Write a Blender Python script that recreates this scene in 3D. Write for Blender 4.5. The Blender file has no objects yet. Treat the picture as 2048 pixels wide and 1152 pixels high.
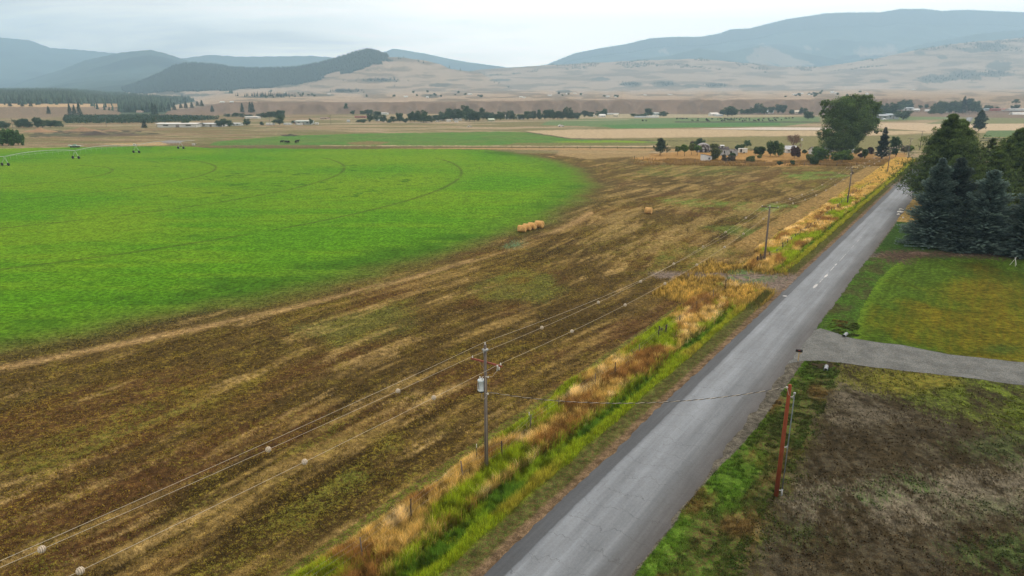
import bpy, bmesh, math
import numpy as np
from mathutils import Vector, Matrix
R=math.radians
# ---------------------------------------------------------------- camera, world, sun
H=28.0; F=1365.0; HY=190.0; TH=math.atan((576-HY)/F)
scn=bpy.context.scene
cam=bpy.data.cameras.new('camera'); co=bpy.data.objects.new('camera',cam); scn.collection.objects.link(co)
co.location=(0,0,H); co.rotation_euler=(math.pi/2-TH,0,0)
cam.sensor_width=36; cam.lens=36*F/2048; cam.clip_start=0.5; cam.clip_end=60000
scn.camera=co
SUN_EL=R(42); SUN_AZ=R(35)          # azimuth measured from +Y towards +X
w=bpy.data.worlds.new('World'); scn.world=w; w.use_nodes=True
nt=w.node_tree; nt.nodes.clear(); N=nt.nodes.new; L=nt.links.new
out=N('ShaderNodeOutputWorld'); bg=N('ShaderNodeBackground')
sky=N('ShaderNodeTexSky'); sky.sky_type='NISHITA'; sky.sun_disc=False; sky.sun_elevation=SUN_EL; sky.sun_rotation=SUN_AZ
tc=N('ShaderNodeTexCoord')
sep=N('ShaderNodeSeparateXYZ'); L(tc.outputs['Generated'],sep.inputs[0])
zc=N('ShaderNodeMath'); zc.operation='ABSOLUTE'; L(sep.outputs['Z'],zc.inputs[0])
za=N('ShaderNodeMath'); za.operation='ADD'; za.inputs[1].default_value=0.16; L(zc.outputs[0],za.inputs[0])
dv=N('ShaderNodeVectorMath'); dv.operation='DIVIDE'
cb=N('ShaderNodeCombineXYZ'); L(za.outputs[0],cb.inputs[0]); L(za.outputs[0],cb.inputs[1]); cb.inputs[2].default_value=1
L(tc.outputs['Generated'],dv.inputs[0]); L(cb.outputs[0],dv.inputs[1])
mp=N('ShaderNodeMapping'); mp.inputs['Scale'].default_value=(0.42,0.85,0.0); mp.inputs['Location'].default_value=(3.1,1.7,0); L(dv.outputs[0],mp.inputs[0])
nz=N('ShaderNodeTexNoise'); nz.inputs['Scale'].default_value=1.6; nz.inputs['Detail'].default_value=6; nz.inputs['Roughness'].default_value=0.56; nz.inputs['Distortion'].default_value=0.35
L(mp.outputs[0],nz.inputs['Vector'])
# cloud deck is thinner (brighter) towards the veiled sun
sd=N('ShaderNodeVectorMath'); sd.operation='DOT_PRODUCT'; L(tc.outputs['Generated'],sd.inputs[0])
gl=Vector((math.sin(R(30)),math.cos(R(30)),0.22)).normalized()
sd.inputs[1].default_value=gl
mr=N('ShaderNodeMapRange'); mr.inputs['From Min'].default_value=0.45; mr.inputs['From Max'].default_value=1.0; mr.inputs['To Min'].default_value=0.0; mr.inputs['To Max'].default_value=0.56; mr.interpolation_type='SMOOTHSTEP'
L(sd.outputs['Value'],mr.inputs[0])
ad=N('ShaderNodeMath'); ad.operation='ADD'; L(nz.outputs['Fac'],ad.inputs[0]); L(mr.outputs[0],ad.inputs[1])
rp=N('ShaderNodeValToRGB'); L(ad.outputs[0],rp.inputs[0])
e=rp.color_ramp.elements; e[0].position=0.36; e[0].color=(1.36,1.17,1.0,1); e[1].position=0.98; e[1].color=(3.7,3.2,2.75,1)
k=e.new(0.50); k.color=(1.56,1.34,1.14,1)
k=e.new(0.64); k.color=(2.4,2.08,1.78,1)
mx=N('ShaderNodeMix'); mx.data_type='RGBA'; mx.inputs['Factor'].default_value=0.94
vs=N('ShaderNodeVectorMath'); vs.operation='SCALE'; vs.inputs['Scale'].default_value=0.08; L(sky.outputs[0],vs.inputs[0])
L(vs.outputs[0],mx.inputs['A']); L(rp.outputs[0],mx.inputs['B'])
L(mx.outputs['Result'],bg.inputs[0]); bg.inputs[1].default_value=1.0; L(bg.outputs[0],out.inputs[0])
sl=bpy.data.lights.new('sun','SUN'); sl.energy=1.0; sl.angle=R(14); sl.color=(1,0.95,0.88)
so=bpy.data.objects.new('sun',sl); scn.collection.objects.link(so)
sdir=Vector((math.sin(SUN_AZ)*math.cos(SUN_EL),math.cos(SUN_AZ)*math.cos(SUN_EL),math.sin(SUN_EL)))
so.rotation_euler=sdir.to_track_quat('Z','Y').to_euler(); so.location=(0,0,60)
vsx=scn.view_settings; vsx.view_transform='Standard'; vsx.look='None'; vsx.exposure=-0.2; vsx.gamma=1.0
scn.cycles.volume_bounces=2; scn.cycles.max_bounces=6; scn.cycles.diffuse_bounces=3; scn.cycles.transparent_max_bounces=4
scn.cycles.use_denoising=True; scn.cycles.use_adaptive_sampling=False

# ---------------------------------------------------------------- maths helpers
ROADA=math.atan(.675); U=np.array([math.sin(ROADA),math.cos(ROADA)]); NN=np.array([U[1],-U[0]]); O=np.array([-1.9,35.0])
def G(px,py,h=0.0):
    """ground position seen at a photograph pixel (flat valley floor)"""
    x=(px-1024)/F; v=(576-py)/F
    dz=-math.sin(TH)+v*math.cos(TH); k=(H-h)/-dz
    return np.array([x*k,(math.cos(TH)+v*math.sin(TH))*k])
def hgt(y_forward,py):
    return H+y_forward*math.tan(math.atan((576-py)/F)-TH)
def proj(X,Y,Z):
    dz=Z-H; zc=Y*math.cos(TH)-dz*math.sin(TH); zc=np.where(zc<1,1,zc)
    return 1024+F*X/zc, 576-F*(Y*math.sin(TH)+dz*math.cos(TH))/zc
def ST(X,Y):
    return (X-O[0])*U[0]+(Y-O[1])*U[1], (X-O[0])*NN[0]+(Y-O[1])*NN[1]
def XY(s,t): return O[0]+s*U[0]+t*NN[0], O[1]+s*U[1]+t*NN[1]
def ss(a,b,x):
    t=np.clip((x-a)/(b-a),0,1); return t*t*(3-2*t)
def hsh(i,j,seed):
    n=(i.astype(np.int64)*374761393+j.astype(np.int64)*668265263+seed*1274126177)&0xffffffff
    n=((n^(n>>13))*1274126177)&0xffffffff
    n=((n^(n>>16))*2246822519)&0xffffffff
    return ((n^(n>>15))&0xffffff)/16777216.0
def vn(x,y,seed=0):
    x=np.asarray(x,float); y=np.asarray(y,float)
    i=np.floor(x); j=np.floor(y); fx=x-i; fy=y-j; fx=fx*fx*(3-2*fx); fy=fy*fy*(3-2*fy)
    a=hsh(i,j,seed); b=hsh(i+1,j,seed); c=hsh(i,j+1,seed); d=hsh(i+1,j+1,seed)
    return (a*(1-fx)+b*fx)*(1-fy)+(c*(1-fx)+d*fx)*fy
def fbm(x,y,seed=0,o=4):
    s=0;a=.5;t=0
    for k in range(o):
        s=s+a*vn(x,y,seed+k*17); t+=a; a*=.5; x=x*2.03+11.3; y=y*2.03-7.1
    return s/t
def inpoly(x,y,P):
    r=np.zeros(np.shape(x),bool); n=len(P); j=n-1
    for i in range(n):
        xi,yi=P[i]; xj,yj=P[j]
        if yi!=yj:
            c=((yi>y)!=(yj>y))&(x<(xj-xi)*(y-yi)/(yj-yi)+xi); r^=c
        j=i
    return r
def C3(*a): return np.array(a,float)

# ---------------------------------------------------------------- terrain
LAY={
 'cone':dict(D=3500,D0=2500,p=[(-40,192),(150,190),(200,189),(250,176),(300,158),(350,133),(380,128),(430,131),(470,138),(530,139),(590,137),(640,128),(690,113),(715,105),(735,100),(755,104),(780,114),(810,115),(850,121),(880,128),(900,137),(960,146),(1010,172),(1060,190)]),
 'grass':dict(D=4600,D0=2900,p=[(420,190),(560,175),(800,160),(900,148),(960,139),(1080,131),(1190,125),(1300,120),(1400,117),(1480,125),(1560,133),(1640,133),(1700,125),(1760,115),(1830,100),(1900,88),(1960,82),(2048,75),(2300,60),(2700,80)]),
 'back':dict(D=8200,D0=6500,p=[(700,150),(740,118),(760,105),(785,97),(820,101),(880,113),(940,125),(1005,133),(1080,150),(1200,180)]),
 'leftmid':dict(D=6000,D0=2600,p=[(-900,120),(-300,150),(-60,190),(0,180),(60,158),(120,140),(170,120),(240,105),(300,99),(330,106),(360,116),(400,130),(500,160),(600,185)]),
 'leftback':dict(D=8000,D0=5800,p=[(200,170),(300,130),(360,117),(420,109),(480,113),(560,112),(620,111),(660,114),(700,125),(800,150),(900,185)]),
 'leftfar':dict(D=8500,D0=5500,p=[(-900,30),(-300,60),(-60,66),(0,74),(60,80),(100,95),(170,100),(250,108),(330,125),(450,160),(600,188)]),
 'right':dict(D=8500,D0=5000,p=[(1000,185),(1060,150),(1100,130),(1150,110),(1200,100),(1250,92),(1300,80),(1350,77),(1400,77),(1440,70),(1460,62),(1500,60),(1570,42),(1620,35),(1650,30),(1700,28),(1760,28),(1800,21),(1850,21),(1880,25),(1940,23),(2048,28),(2300,50),(2700,70)]),
 'spur':dict(D=6800,D0=4700,p=[(1200,185),(1260,120),(1340,110),(1400,95),(1450,104),(1520,90),(1600,104),(1690,120),(1760,108),(1860,84),(1960,66),(2048,58),(2300,60)]),
}
for l in LAY.values():
    q=[];hh=[]
    for px,py in l['p']:
        el=math.atan((576-py)/F)-TH
        q.append((px-1024)*(math.cos(TH)-math.tan(el)*math.sin(TH))/F); hh.append(H+l['D']*math.tan(el))
    l['q']=np.array(q); l['h']=np.array(hh)
BT=[(380,213),(420,208),(500,202),(600,203),(640,203),(700,209),(760,205),(830,201),(900,203),(1000,200),(1060,201),(1085,198),(1110,205),(1140,198),(1165,205),(1190,199),(1215,205),(1245,198),(1270,204),(1300,202),(1340,200),(1380,204),(1400,197),(1425,199),(1445,204),(1480,197),(1530,203),(1560,199),(1650,196),(1750,194),(1900,195),(2048,196),(2700,198)]
BQ=np.array([(p[0]-1024)/1418 for p in BT]); BH=np.array([hgt(1320,p[1]) for p in BT])
ROADMASK=None
DRIVE_PX=[(1622,664),(1640,657),(1665,664),(1700,676),(1750,684),(1800,690),(1900,709),(2048,726),(2300,752),(2500,770),(2500,845),(2300,812),(2048,772),(1950,758),(1860,747),(1760,736),(1690,727),(1640,722),(1604,722),(1578,728),(1560,745)]
DRIVE=[tuple(G(*p)) for p in DRIVE_PX]
def near_height(X,Y):
    s,t=ST(X,Y)
    z=-0.55*np.exp(-((t+4.2)/1.7)**2)*ss(-30,-5,s)*(1-ss(70,78,s)*(1-ss(84,92,s)))
    dm=ss(40,46,s)*(1-ss(62,66,s)); dm2=ss(96,102,s)*(1-ss(112,118,s))
    z=z-0.5*np.exp(-((t-11.3)/1.7)**2)*(1-dm)*(1-dm2)*(1-ss(125,150,s))
    z=z+0.18*ss(-7,-11,t)*(fbm(X/9,Y/9,5,3)-.3)
    inroad=ss(0.05,0.35,t)*(1-ss(7.2,7.5,t))
    z=z-0.10*inroad
    z=np.where(inpoly(X,Y,DRIVE),np.minimum(z,-0.08),z)
    z=z-0.06*ss(7.5,9,t)*(1-inroad)*0
    return z
def terrain(X,Y):
    X=np.asarray(X,float);Y=np.asarray(Y,float)
    r=np.hypot(X,Y); az=np.arctan2(X,Y); a=np.clip(az,-R(50),R(50)); q=np.tan(a); Yp=r*np.cos(a)
    z=np.where(r<450,near_height(X,Y),0.0)
    px=1024+1418*q
    # river bench and plateau
    g=fbm(px/26,Yp/160,3,3)
    D0=1120+90*(g-.5)+ (px<1000)*30; 
    bh=np.interp(q,BQ,BH)*ss(330,470,px)
    k=np.clip((Yp-D0)/(1320-D0),0,1)
    k=k**1.15
    scal=fbm(px/16,Yp/300,9,2)
    lob=.5+.5*np.sin(px/6.3+5*fbm(px/70,Yp*0,19,2)); b=bh*np.clip(k-(0.30*(scal-.35)+.30*lob)*k*(1-k)*4,0,1)
    b=b+ss(330,470,px)*(28*np.clip((Yp-1320)/1700,0,1)+4*(fbm(X/150,Y/150,8,3)-.5)*ss(1320,1500,Yp))
    z=z+b
    lb=hgt(1150,211)*ss(235,120,px)*ss(985,1150,Yp-25*fbm(px/30,Yp/200,4,2))
    lh=12*ss(1200,1700,Yp)*ss(450,250,px)+14*ss(1700,2600,Yp)*ss(450,250,px)
    z=np.maximum(z,lb)+lh*(px<470)
    best=z; idx=np.zeros(r.shape,int)
    n1=fbm(X/420,Y/420,21,5); n2=np.abs(fbm(X/700+3,Y/700,33,4)-.5)*2
    for i,(nm,l) in enumerate(LAY.items()):
        hr=np.interp(q,l['q'],l['h']); D,D0=l['D'],l['D0']
        k=np.clip((Yp-D0)/(D-D0),0,1)
        amp=((0.30+.25*(i in (6,7,3,4)))*(1-n2)+0.25*(n1-.5)) * 4*k*(1-k)
        up=hr*(k**1.25)*(1-0.55*np.clip(amp,-.4,.8))
        dn=hr*np.clip(1-(Yp-D)/(D*.45),0,1)
        h=np.where(Yp<=D,up,dn)
        sel=h>best; best=np.where(sel,h,best); idx=np.where(sel,i+1,idx)
    return best,idx
def gz(x,y): return float(terrain(np.array([x]),np.array([y]))[0][0])
_ys=20*1.0035**np.arange(1850)
def hit(px,py):
    x=(px-1024)/F; v=(576-py)/F; a=math.cos(TH)+v*math.sin(TH); b=-math.sin(TH)+v*math.cos(TH)
    X=x/a*_ys; Z=H+b/a*_ys; T=terrain(X,_ys)[0]; m=np.nonzero(Z<T)[0]
    i=m[0] if len(m) else len(_ys)-1
    return np.array([X[i],_ys[i],T[i]])

# ---------------------------------------------------------------- colours of the land
C0=np.array([-190.0,246.0])
def P2(L): return [tuple(G(*p)) for p in L]
def land(X,Y,Z,idx):
    n=X.shape[0]
    s,t=ST(X,Y); px,py=proj(X,Y,Z); r=np.hypot(X,Y)
    A=np.empty((n,3));B=np.empty((n,3));M=np.full(n,.45)
    def setc(m,a,b,mk,w=None):
        m=np.asarray(m,float)
        if m.max()<=0: return
        A[:]=A*(1-m[:,None])+np.asarray(a)*m[:,None]; B[:]=B*(1-m[:,None])+np.asarray(b)*m[:,None]; M[:]=M*(1-m)+mk*m
    # noises
    big=fbm(X/60,Y/60,1,4); med=fbm(X/14,Y/14,2,4)
    wt=t+10*(fbm(s/70,t/50,4,2)-.5)
    sw=fbm(wt/2.6,s/26,6,4)                       # swath streaks along the road direction
    sw2=fbm(wt/6.5,s/55,12,4)
    jx=(fbm(X/9,Y/9,41,3)-.5); jy=(fbm(X/9+50,Y/9,42,3)-.5)
    fj=np.clip(r/160,.3,6)
    qx,qy=proj(X+jx*6*fj*.5,Y+jy*6*fj*.5,Z*0)
    qx=np.where(r<1090,qx,px); qy=np.where(r<1090,qy,py)
    wr=np.random.default_rng(n%9973); wn=[wr.normal(size=n).astype(np.float32) for _ in range(4)]
    sc_=np.clip((py-190)/300,.02,2.6)**1.5
    def ip(P,fx=46.,fy=12.,w=1.0):
        o=0
        for k in range(2): o=o+inpoly(px+(jx*fx+wn[k]*9*w)*sc_,py+(jy*fy+wn[k+2]*3.2*w)*sc_,P).astype(np.float32)
        return o*.5
    # --- base : dry plain
    tan=C3(.295,.232,.145); olive=C3(.17,.155,.07); brown=C3(.20,.14,.085)
    A[:]=tan; B[:]=olive
    f=ss(.35,.65,fbm(px/90,py/2.2,77,4)); M[:]=.25+.5*f
    far=ss(360,420,Y)
    # --- stubble field
    fld=(t<-8.5)&(Y<345)
    clus=ss(.42,.62,fbm(wt/13,s/38,13,3)); fine=fbm(wt/1.1,s/10,14,4); fine2=fbm(wt/.5,s/3.0,15,3)
    st=np.clip(ss(.50,.74,.62*fine+.38*sw)*(.25+.75*clus)+.12*(wn[0])*ss(.45,.6,sw),0,1)
    dark=ss(.54,.36,sw2)*.8+.35*ss(.52,.38,fine)
    a=C3(.088,.059,.019)[None]*(1-np.clip(dark,0,1)[:,None]*.45)*(.8+.4*fine2[:,None])
    red=ss(.50,.66,fbm(s/20,wt/7,91,3))[:,None]*.7
    a=a*(1-red)+C3(.105,.052,.020)*red
    a=a+st[:,None]*(C3(.38,.265,.09)-a)*.62
    ps=ss(.56,.74,fbm(wt/1.5,s/9,16,4)+.04*wn[3])*ss(.46,.58,fbm(wt/7,s/14,17,3)); a=a+ps[:,None]*(C3(.44,.31,.12)-a)*.75
    grn=.6*ss(.50,.80,fbm(X/24,Y/24,51,4)+.08*wn[1])*ss(.35,.65,fbm(wt/3,s/20,52,3))+.25*ss(.5,.7,fbm(X/2,Y/2,50,3)+.06*wn[2])
    b=C3(.19,.135,.022)[None]*(1-grn[:,None])+C3(.085,.115,.020)*grn[:,None]
    b=b*(1-.45*st[:,None])+C3(.36,.24,.085)*.45*st[:,None]
    A[fld]=a[fld]*.80; B[fld]=b[fld]*.92; M[fld]=(.38+.28*grn+.25*(fine2-.5)+.2*(med-.5))[fld]
    # lighter, drier further away
    dry=fld*ss(105,300,Y)*.24
    lt=C3(.20,.145,.050)*(.62+.75*fine[:,None]*(.6+.8*sw[:,None]))
    A[:]=A*(1-dry[:,None])+lt*dry[:,None]; B[:]=B*(1-.7*dry[:,None])+C3(.15,.135,.038)*.7*dry[:,None]
    # green smears in the field
    for P,aa in (([(1330,398),(1420,400),(1600,412),(1700,420),(1560,428),(1400,412),(1320,404)],.9),([(1380,452),(1500,452),(1620,470),(1520,478),(1420,462)],.6),
              ([(1340,500),(1440,490),(1500,508),(1380,515)],.3),([(950,560),(1080,540),(1150,570),(1080,610),(960,600)],.35),([(600,650),(800,600),(850,650),(700,700)],.3),
              ([(1560,345),(1690,342),(1700,352),(1600,362),(1570,358)],.8),([(1300,330),(1500,335),(1480,350),(1260,352)],.35)):
        m=ip(P)*aa*.8*ss(.30,.62,fbm(wt/3,s/9,53,4)+.05*wn[2]+.04)
        setc(m,C3(.10,.17,.035),C3(.13,.24,.04),.55)
    setc(ip([(1015,488),(1040,480),(1055,486),(1045,494),(1020,494)])*.8,C3(.07,.12,.07),C3(.09,.2,.1),.5)
    # light straw patches at the far side of the field
    m=ip([(1180,345),(1300,320),(1700,325),(1800,330),(1700,400),(1560,520),(1400,530),(1100,480),(1060,440)])*ss(.50,.70,fbm(wt/2.2,s/18,61,4)+.04*wn[0])*ss(.35,.6,fbm(wt/12,s/30,63,3))
    setc(m*.48,C3(.35,.25,.10),C3(.30,.22,.08),.5)
    # dark red-brown stripes lower right part
    # --- pivot circle
    rc=np.hypot(X-C0[0],Y-C0[1])+5*(fbm(X/7,Y/7,55,3)-.5)+3*(fbm(X/25,Y/25,56,2)-.5)
    ring=np.exp(-((rc-224.5)/2.0)**2)*ss(-60,-20,X+.0*Y)*0+np.exp(-((np.hypot(X-C0[0],Y-C0[1])-224)/1.15)**2)
    ringm=ring*(Y<330)*ss(.30,.55,fbm(s/18,t/3,57,3)+.12)*(X<20)
    setc(np.clip(ringm,0,1)*(.35+.6*fine),C3(.42,.28,.13),C3(.36,.25,.11),.5)
    top_cut=(qy>296.5+ (1100-px)*.0+np.where(px<700,np.interp(px,[0,380,700],[297,291,296])-296.5,0))
    fr=ss(221,209,rc)*top_cut
    dkr=ss(226,214,rc)*top_cut
    setc(dkr*.8,C3(.045,.05,.022),C3(.10,.10,.03),.5)
    lush=fbm(X/45,Y/45,58,4); hum=fbm(px/260,py/14,59,3)
    ga=C3(.074,.205,.007)[None]+(C3(.125,.235,.010)-C3(.074,.205,.007))*ss(.35,.7,lush*.6+.4*fbm(px/200,py/9,64,3))[:,None]
    gb=C3(.048,.130,.007)[None]+(C3(.085,.19,.010)-C3(.048,.130,.007))*ss(.35,.6,hum)[:,None]
    specks=ss(.62,.72,fbm(X/3.0,Y/3.0,60,2))*ss(.45,.7,fbm(X/40,Y/40,62,2))
    gm=.30+.25*(fbm(X/5,Y/5,65,3)-.5)+.5*ss(196,216,rc)+.35*specks
    for c,(arr,src) in enumerate(((A,ga),(B,gb))):
        arr[:]=arr*(1-fr[:,None])+src*fr[:,None]
    M[:]=M*(1-fr)+gm*fr
    C1=np.array([-190.,246.]); d1=np.hypot(X-C1[0],Y-C1[1])
    for rr,wd in ((171.5,.55),(126.5,.5),(77.5,.5),(41,.5)):
        k=np.exp(-((d1-rr)/wd)**2)*fr*(Y<320)
        setc(k*.80*ss(.25,.5,fbm(X/12,Y/12,66,3)+.1),C3(.06,.08,.015),C3(.05,.09,.015),.4)
    # the dark tan ditch and field road beyond the pivot
    setc(ip([(300,286),(560,290),(1000,291),(1340,293),(1560,297),(1560,303),(1150,301),(1000,298),(700,298),(420,296),(360,292)]),C3(.14,.11,.05),C3(.10,.09,.04),.5)
    setc(inpoly(px,py,[(640,290.5),(1000,290.8),(1340,292),(1340,294),(1000,293),(640,292)]),C3(.42,.33,.2),C3(.4,.3,.2),.5)
    setc(inpoly(px,py,[(760,296),(1000,295.5),(1200,296),(1500,300),(1480,303),(1100,300),(900,297.5)]),C3(.36,.25,.12),C3(.3,.2,.1),.5)
    # second green pivot
    P=[(415,291),(430,284),(500,277),(560,272),(640,269),(750,266.5),(900,265),(1000,263),(1052,265),(1100,272),(1140,278),(1240,281),(1330,284),(1330,288),(1200,291),(1000,291),(700,291),(560,290)]
    m=ip(P)
    setc(m,C3(.085,.205,.035),C3(.08,.15,.035),.45); setc(m*ss(.40,.62,fbm(px/45,py/1.8,120,4))*.7,C3(.125,.20,.045),C3(.11,.16,.04),.5); setc(m*ss(.55,.70,fbm(px/25,py/1.2,121,4))*.5,C3(.055,.14,.03),C3(.06,.12,.03),.5)
    setc(ip([(1100,283),(1240,281),(1300,282),(1290,285),(1120,286)])*.9,C3(.17,.28,.02),C3(.14,.22,.02),.4)
    setc(ip([(1030,286),(1300,285),(1420,290),(1000,292)]),C3(.16,.16,.06),C3(.13,.14,.05),.45)
    setc(ip([(695,285),(740,282),(780,284),(760,290),(700,290)])*.8,C3(.22,.15,.08),C3(.15,.12,.05),.45)
    # pale triangle and pale bands
    setc(ip([(1048,262),(1140,259),(1330,257.5),(1560,262),(1860,262),(1960,259),(2300,258),(2300,263),(1860,266),(1700,272),(1500,272),(1320,275),(1145,277),(1100,271)]),C3(.44,.35,.22),C3(.38,.30,.19),.5)
    setc(inpoly(px,py,[(1390,257.5),(1536,254.5),(1640,255),(1740,257),(1740,260),(1560,260),(1460,258.8)]),C3(.56,.5,.43),C3(.5,.45,.4),.5)
    setc(inpoly(px,py,[(1850,246),(2300,244),(2300,259),(1850,262),(1750,256),(1740,246)]),C3(.46,.37,.25),C3(.42,.33,.22),.5)
    setc(ip([(1145,279),(1320,276),(1500,273),(1700,273),(1860,268),(1960,266),(2300,270),(2300,300),(1850,302),(1600,300),(1340,293),(1330,283)]),C3(.21,.185,.085),C3(.15,.15,.06),.5)
    setc(inpoly(px,py,[(1975,261),(2300,259),(2300,273),(1965,274)]),C3(.10,.17,.06),C3(.11,.15,.06),.5)
    setc(inpoly(px,py,[(1960,276.4),(2300,276),(2300,277.6),(1960,278)])|inpoly(px,py,[(1960,280),(2300,279.5),(2300,281),(1960,281.5)]),C3(.05,.05,.03),C3(.05,.05,.03),.5)
    # cattle pasture
    setc(ip([(1100,240),(1190,238),(1350,236),(1640,234),(1640,244),(1560,253),(1400,255),(1240,257),(1180,253),(1080,250)]),C3(.12,.20,.08),C3(.12,.16,.07),.5)
    setc(ip([(1200,250),(1560,243),(1560,250),(1400,254.5),(1230,257)]),C3(.07,.185,.055),C3(.08,.16,.05),.5)
    setc(inpoly(px,py,[(1350,243),(1560,243),(1640,243.5),(1640,245),(1350,244.8)]),C3(.05,.045,.035),C3(.05,.045,.035),.5)
    setc(inpoly(px,py,[(1100,226),(1560,225),(1640,228),(1640,232),(1400,235),(1200,237),(1080,237)]),C3(.36,.30,.2),C3(.20,.21,.12),.45)
    setc(inpoly(px,py,[(1190,222.4),(1400,220.8),(1545,220),(1545,221.6),(1400,222.4),(1190,224.4)]),C3(.62,.57,.5),C3(.62,.57,.5),.5)
    setc(inpoly(px,py,[(1750,231),(1880,230),(1905,238),(1750,242)]),C3(.13,.2,.08),C3(.15,.18,.08),.5)
    setc(inpoly(px,py,[(1970,226),(2300,225),(2300,246),(1850,248),(1900,238)]),C3(.19,.19,.09),C3(.15,.17,.08),.5)
    # left: brown waste ground, streaks
    lft=ss(760,560,px)*(Y>392)*(r<1090)*(1-ip([(415,291),(430,284),(500,277),(560,272),(640,269),(750,266.5),(900,265),(900,291),(700,291),(560,290)]))
    k=fbm(px/60,py/1.6,93,4)
    setc(lft*ss(.45,.6,k)*.8,C3(.22,.15,.09),C3(.16,.12,.06),.5)
    setc(lft*ss(.50,.40,k)*.6,C3(.16,.15,.07),C3(.12,.13,.05),.5)
    setc(ip([(50,262),(180,258),(310,262),(320,268),(170,272),(60,275)])*ss(.4,.6,fbm(px/12,py/1.5,94,3)),C3(.09,.065,.05),C3(.06,.06,.035),.5)
    setc(ip([(60,268),(250,266),(330,269),(200,275),(60,273)])*.7,C3(.12,.10,.075),C3(.07,.08,.04),.5)
    setc(inpoly(px,py,[(320,283),(340,280),(370,281),(360,286),(330,287)]),C3(.25,.23,.23),C3(.22,.2,.2),.5)
    setc(ip([(200,288),(320,284),(340,290),(260,292)]),C3(.42,.30,.15),C3(.35,.25,.12),.5)
    setc(inpoly(px,py,[(560,269.5),(580,269.2),(600,270.2),(590,272),(565,271.6)]),C3(.05,.045,.03),C3(.05,.04,.03),.5)
    # line tracks beyond
    for P in ([(0,251.5),(500,248.3),(1000,243.2),(1260,238.7),(1260,239.6),(1000,244.4),(500,249.6),(0,252.6)],[(700,257.8),(1000,255.2),(1190,255.6),(1190,256.4),(1000,256.2),(700,258.8)]):
        setc(inpoly(px,py,P)*.8,C3(.40,.33,.24),C3(.36,.3,.22),.5)
    setc(ip([(1046,264),(1060,264),(1140,276),(1300,280.5),(1500,283),(1500,284),(1300,281.8),(1135,277.6)])*.8,C3(.06,.06,.03),C3(.06,.06,.03),.5)
    # homestead yard: golden dry grass
    m=ip([(1265,317),(1300,308),(1400,300),(1560,302),(1700,305),(1810,305),(1812,322),(1700,330),(1560,332),(1420,327),(1300,323)])
    setc(m,C3(.40,.25,.09),C3(.30,.17,.06),.5)
    setc(ip([(1120,300),(1300,300),(1300,312),(1180,318),(1110,310)])*.8,C3(.34,.24,.12),C3(.25,.2,.09),.45)
    # --- road verges
    sn=fbm(s/5,t/1.5,71,3)
    vL=(t<.3)&(t>-10.2)&(s>-60)&(s<330)
    setc(vL*1.0,C3(.13,.09,.035),C3(.12,.14,.02),.5)
    setc(vL*ss(-2.6,-2.0,t),C3(.115,.085,.035),C3(.080,.105,.025),.5)
    setc(vL*ss(-.9,-.35,t+.5*(sn-.5)),C3(.165,.115,.07),C3(.13,.09,.05),.45)
    setc(vL*ss(-1.7,-2.6,t)*ss(-5.6,-4.6,t),C3(.10,.15,.012),C3(.17,.22,.012),.5)
    gold=vL*ss(90,100,s)*ss(-4.2,-5.0,t)
    setc(gold,C3(.33,.21,.07),C3(.25,.15,.05),.5)
    setc((t<-9)*(t>-16)*ss(92,110,s)*(s<330)*ss(.35,.55,sn+.15),C3(.30,.20,.075),C3(.22,.15,.05),.5)
    # field access of grey gravel with weeds
    P=[(1290,546),(1330,541),(1440,543),(1500,547),(1594,548),(1604,552),(1590,566),(1566,583),(1530,580),(1490,572),(1440,565),(1380,558),(1320,556)]
    m=ip(P,30,8,.6)
    setc(m,C3(.155,.12,.095),C3(.19,.155,.13),.5)
    setc(ip([(1420,545),(1500,542),(1560,552),(1555,562),(1500,566),(1470,560)])*ss(.4,.55,fbm(X/1.5,Y/1.5,88,2)),C3(.07,.12,.04),C3(.11,.17,.06),.5)
    setc(inpoly(px,py,[(1738,369),(1785,366),(1800,370),(1790,374),(1750,374)]),C3(.15,.12,.10),C3(.18,.15,.12),.5)
    # --- right side
    rt=(t>7.2)&(s<330)&(s>-80)
    setc(rt*1.0,C3(.17,.135,.09),C3(.15,.12,.07),.5)                # default
    # dirt field near
    dn=fbm(X/2.0,Y/4.6,81,5); de=fbm(X/.55,Y/1.2,82,4); db=fbm(X/13,Y/13,84,3)
    nearR=(t>7.2)&(s<70)&(s>-80)
    dc=C3(.036,.029,.015)[None]+(C3(.066,.058,.038)-C3(.036,.029,.015))*np.clip(ss(.44,.66,dn*.45+de*.55+.04*wn[0])+.0,0,1)[:,None]
    A[nearR]=dc[nearR]; B[nearR]=(C3(.056,.040,.020)[None]*(.7+.6*de[:,None]))[nearR]; M[nearR]=.42
    m=nearR*ip([(1560,985),(1700,975),(1900,940),(2048,925),(2400,880),(2400,1000),(2048,1020),(1850,1050),(1640,1040),(1560,1010)])
    setc(m*ss(.30,.56,dn*.5+de*.5+.06*wn[3]),C3(.148,.130,.094),C3(.105,.093,.060),.4)
    setc((nearR*ip([(1690,735),(1800,745),(1760,830),(1640,850),(1660,780)]))*ss(.45,.6,dn)*.8,C3(.12,.105,.076),C3(.09,.08,.05),.4)
    m=nearR*(ip([(1700,728),(1860,745),(2048,770),(2400,830),(2400,930),(2048,860),(1950,840),(1850,800),(1760,770),(1690,742)]))*ss(.28,.60,dn*.6+de*.4+.05*wn[2])
    setc(m,C3(.075,.105,.02),C3(.115,.15,.018),.5)
    setc(m*ss(.55,.7,db),C3(.15,.12,.02),C3(.12,.13,.02),.5)
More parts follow.
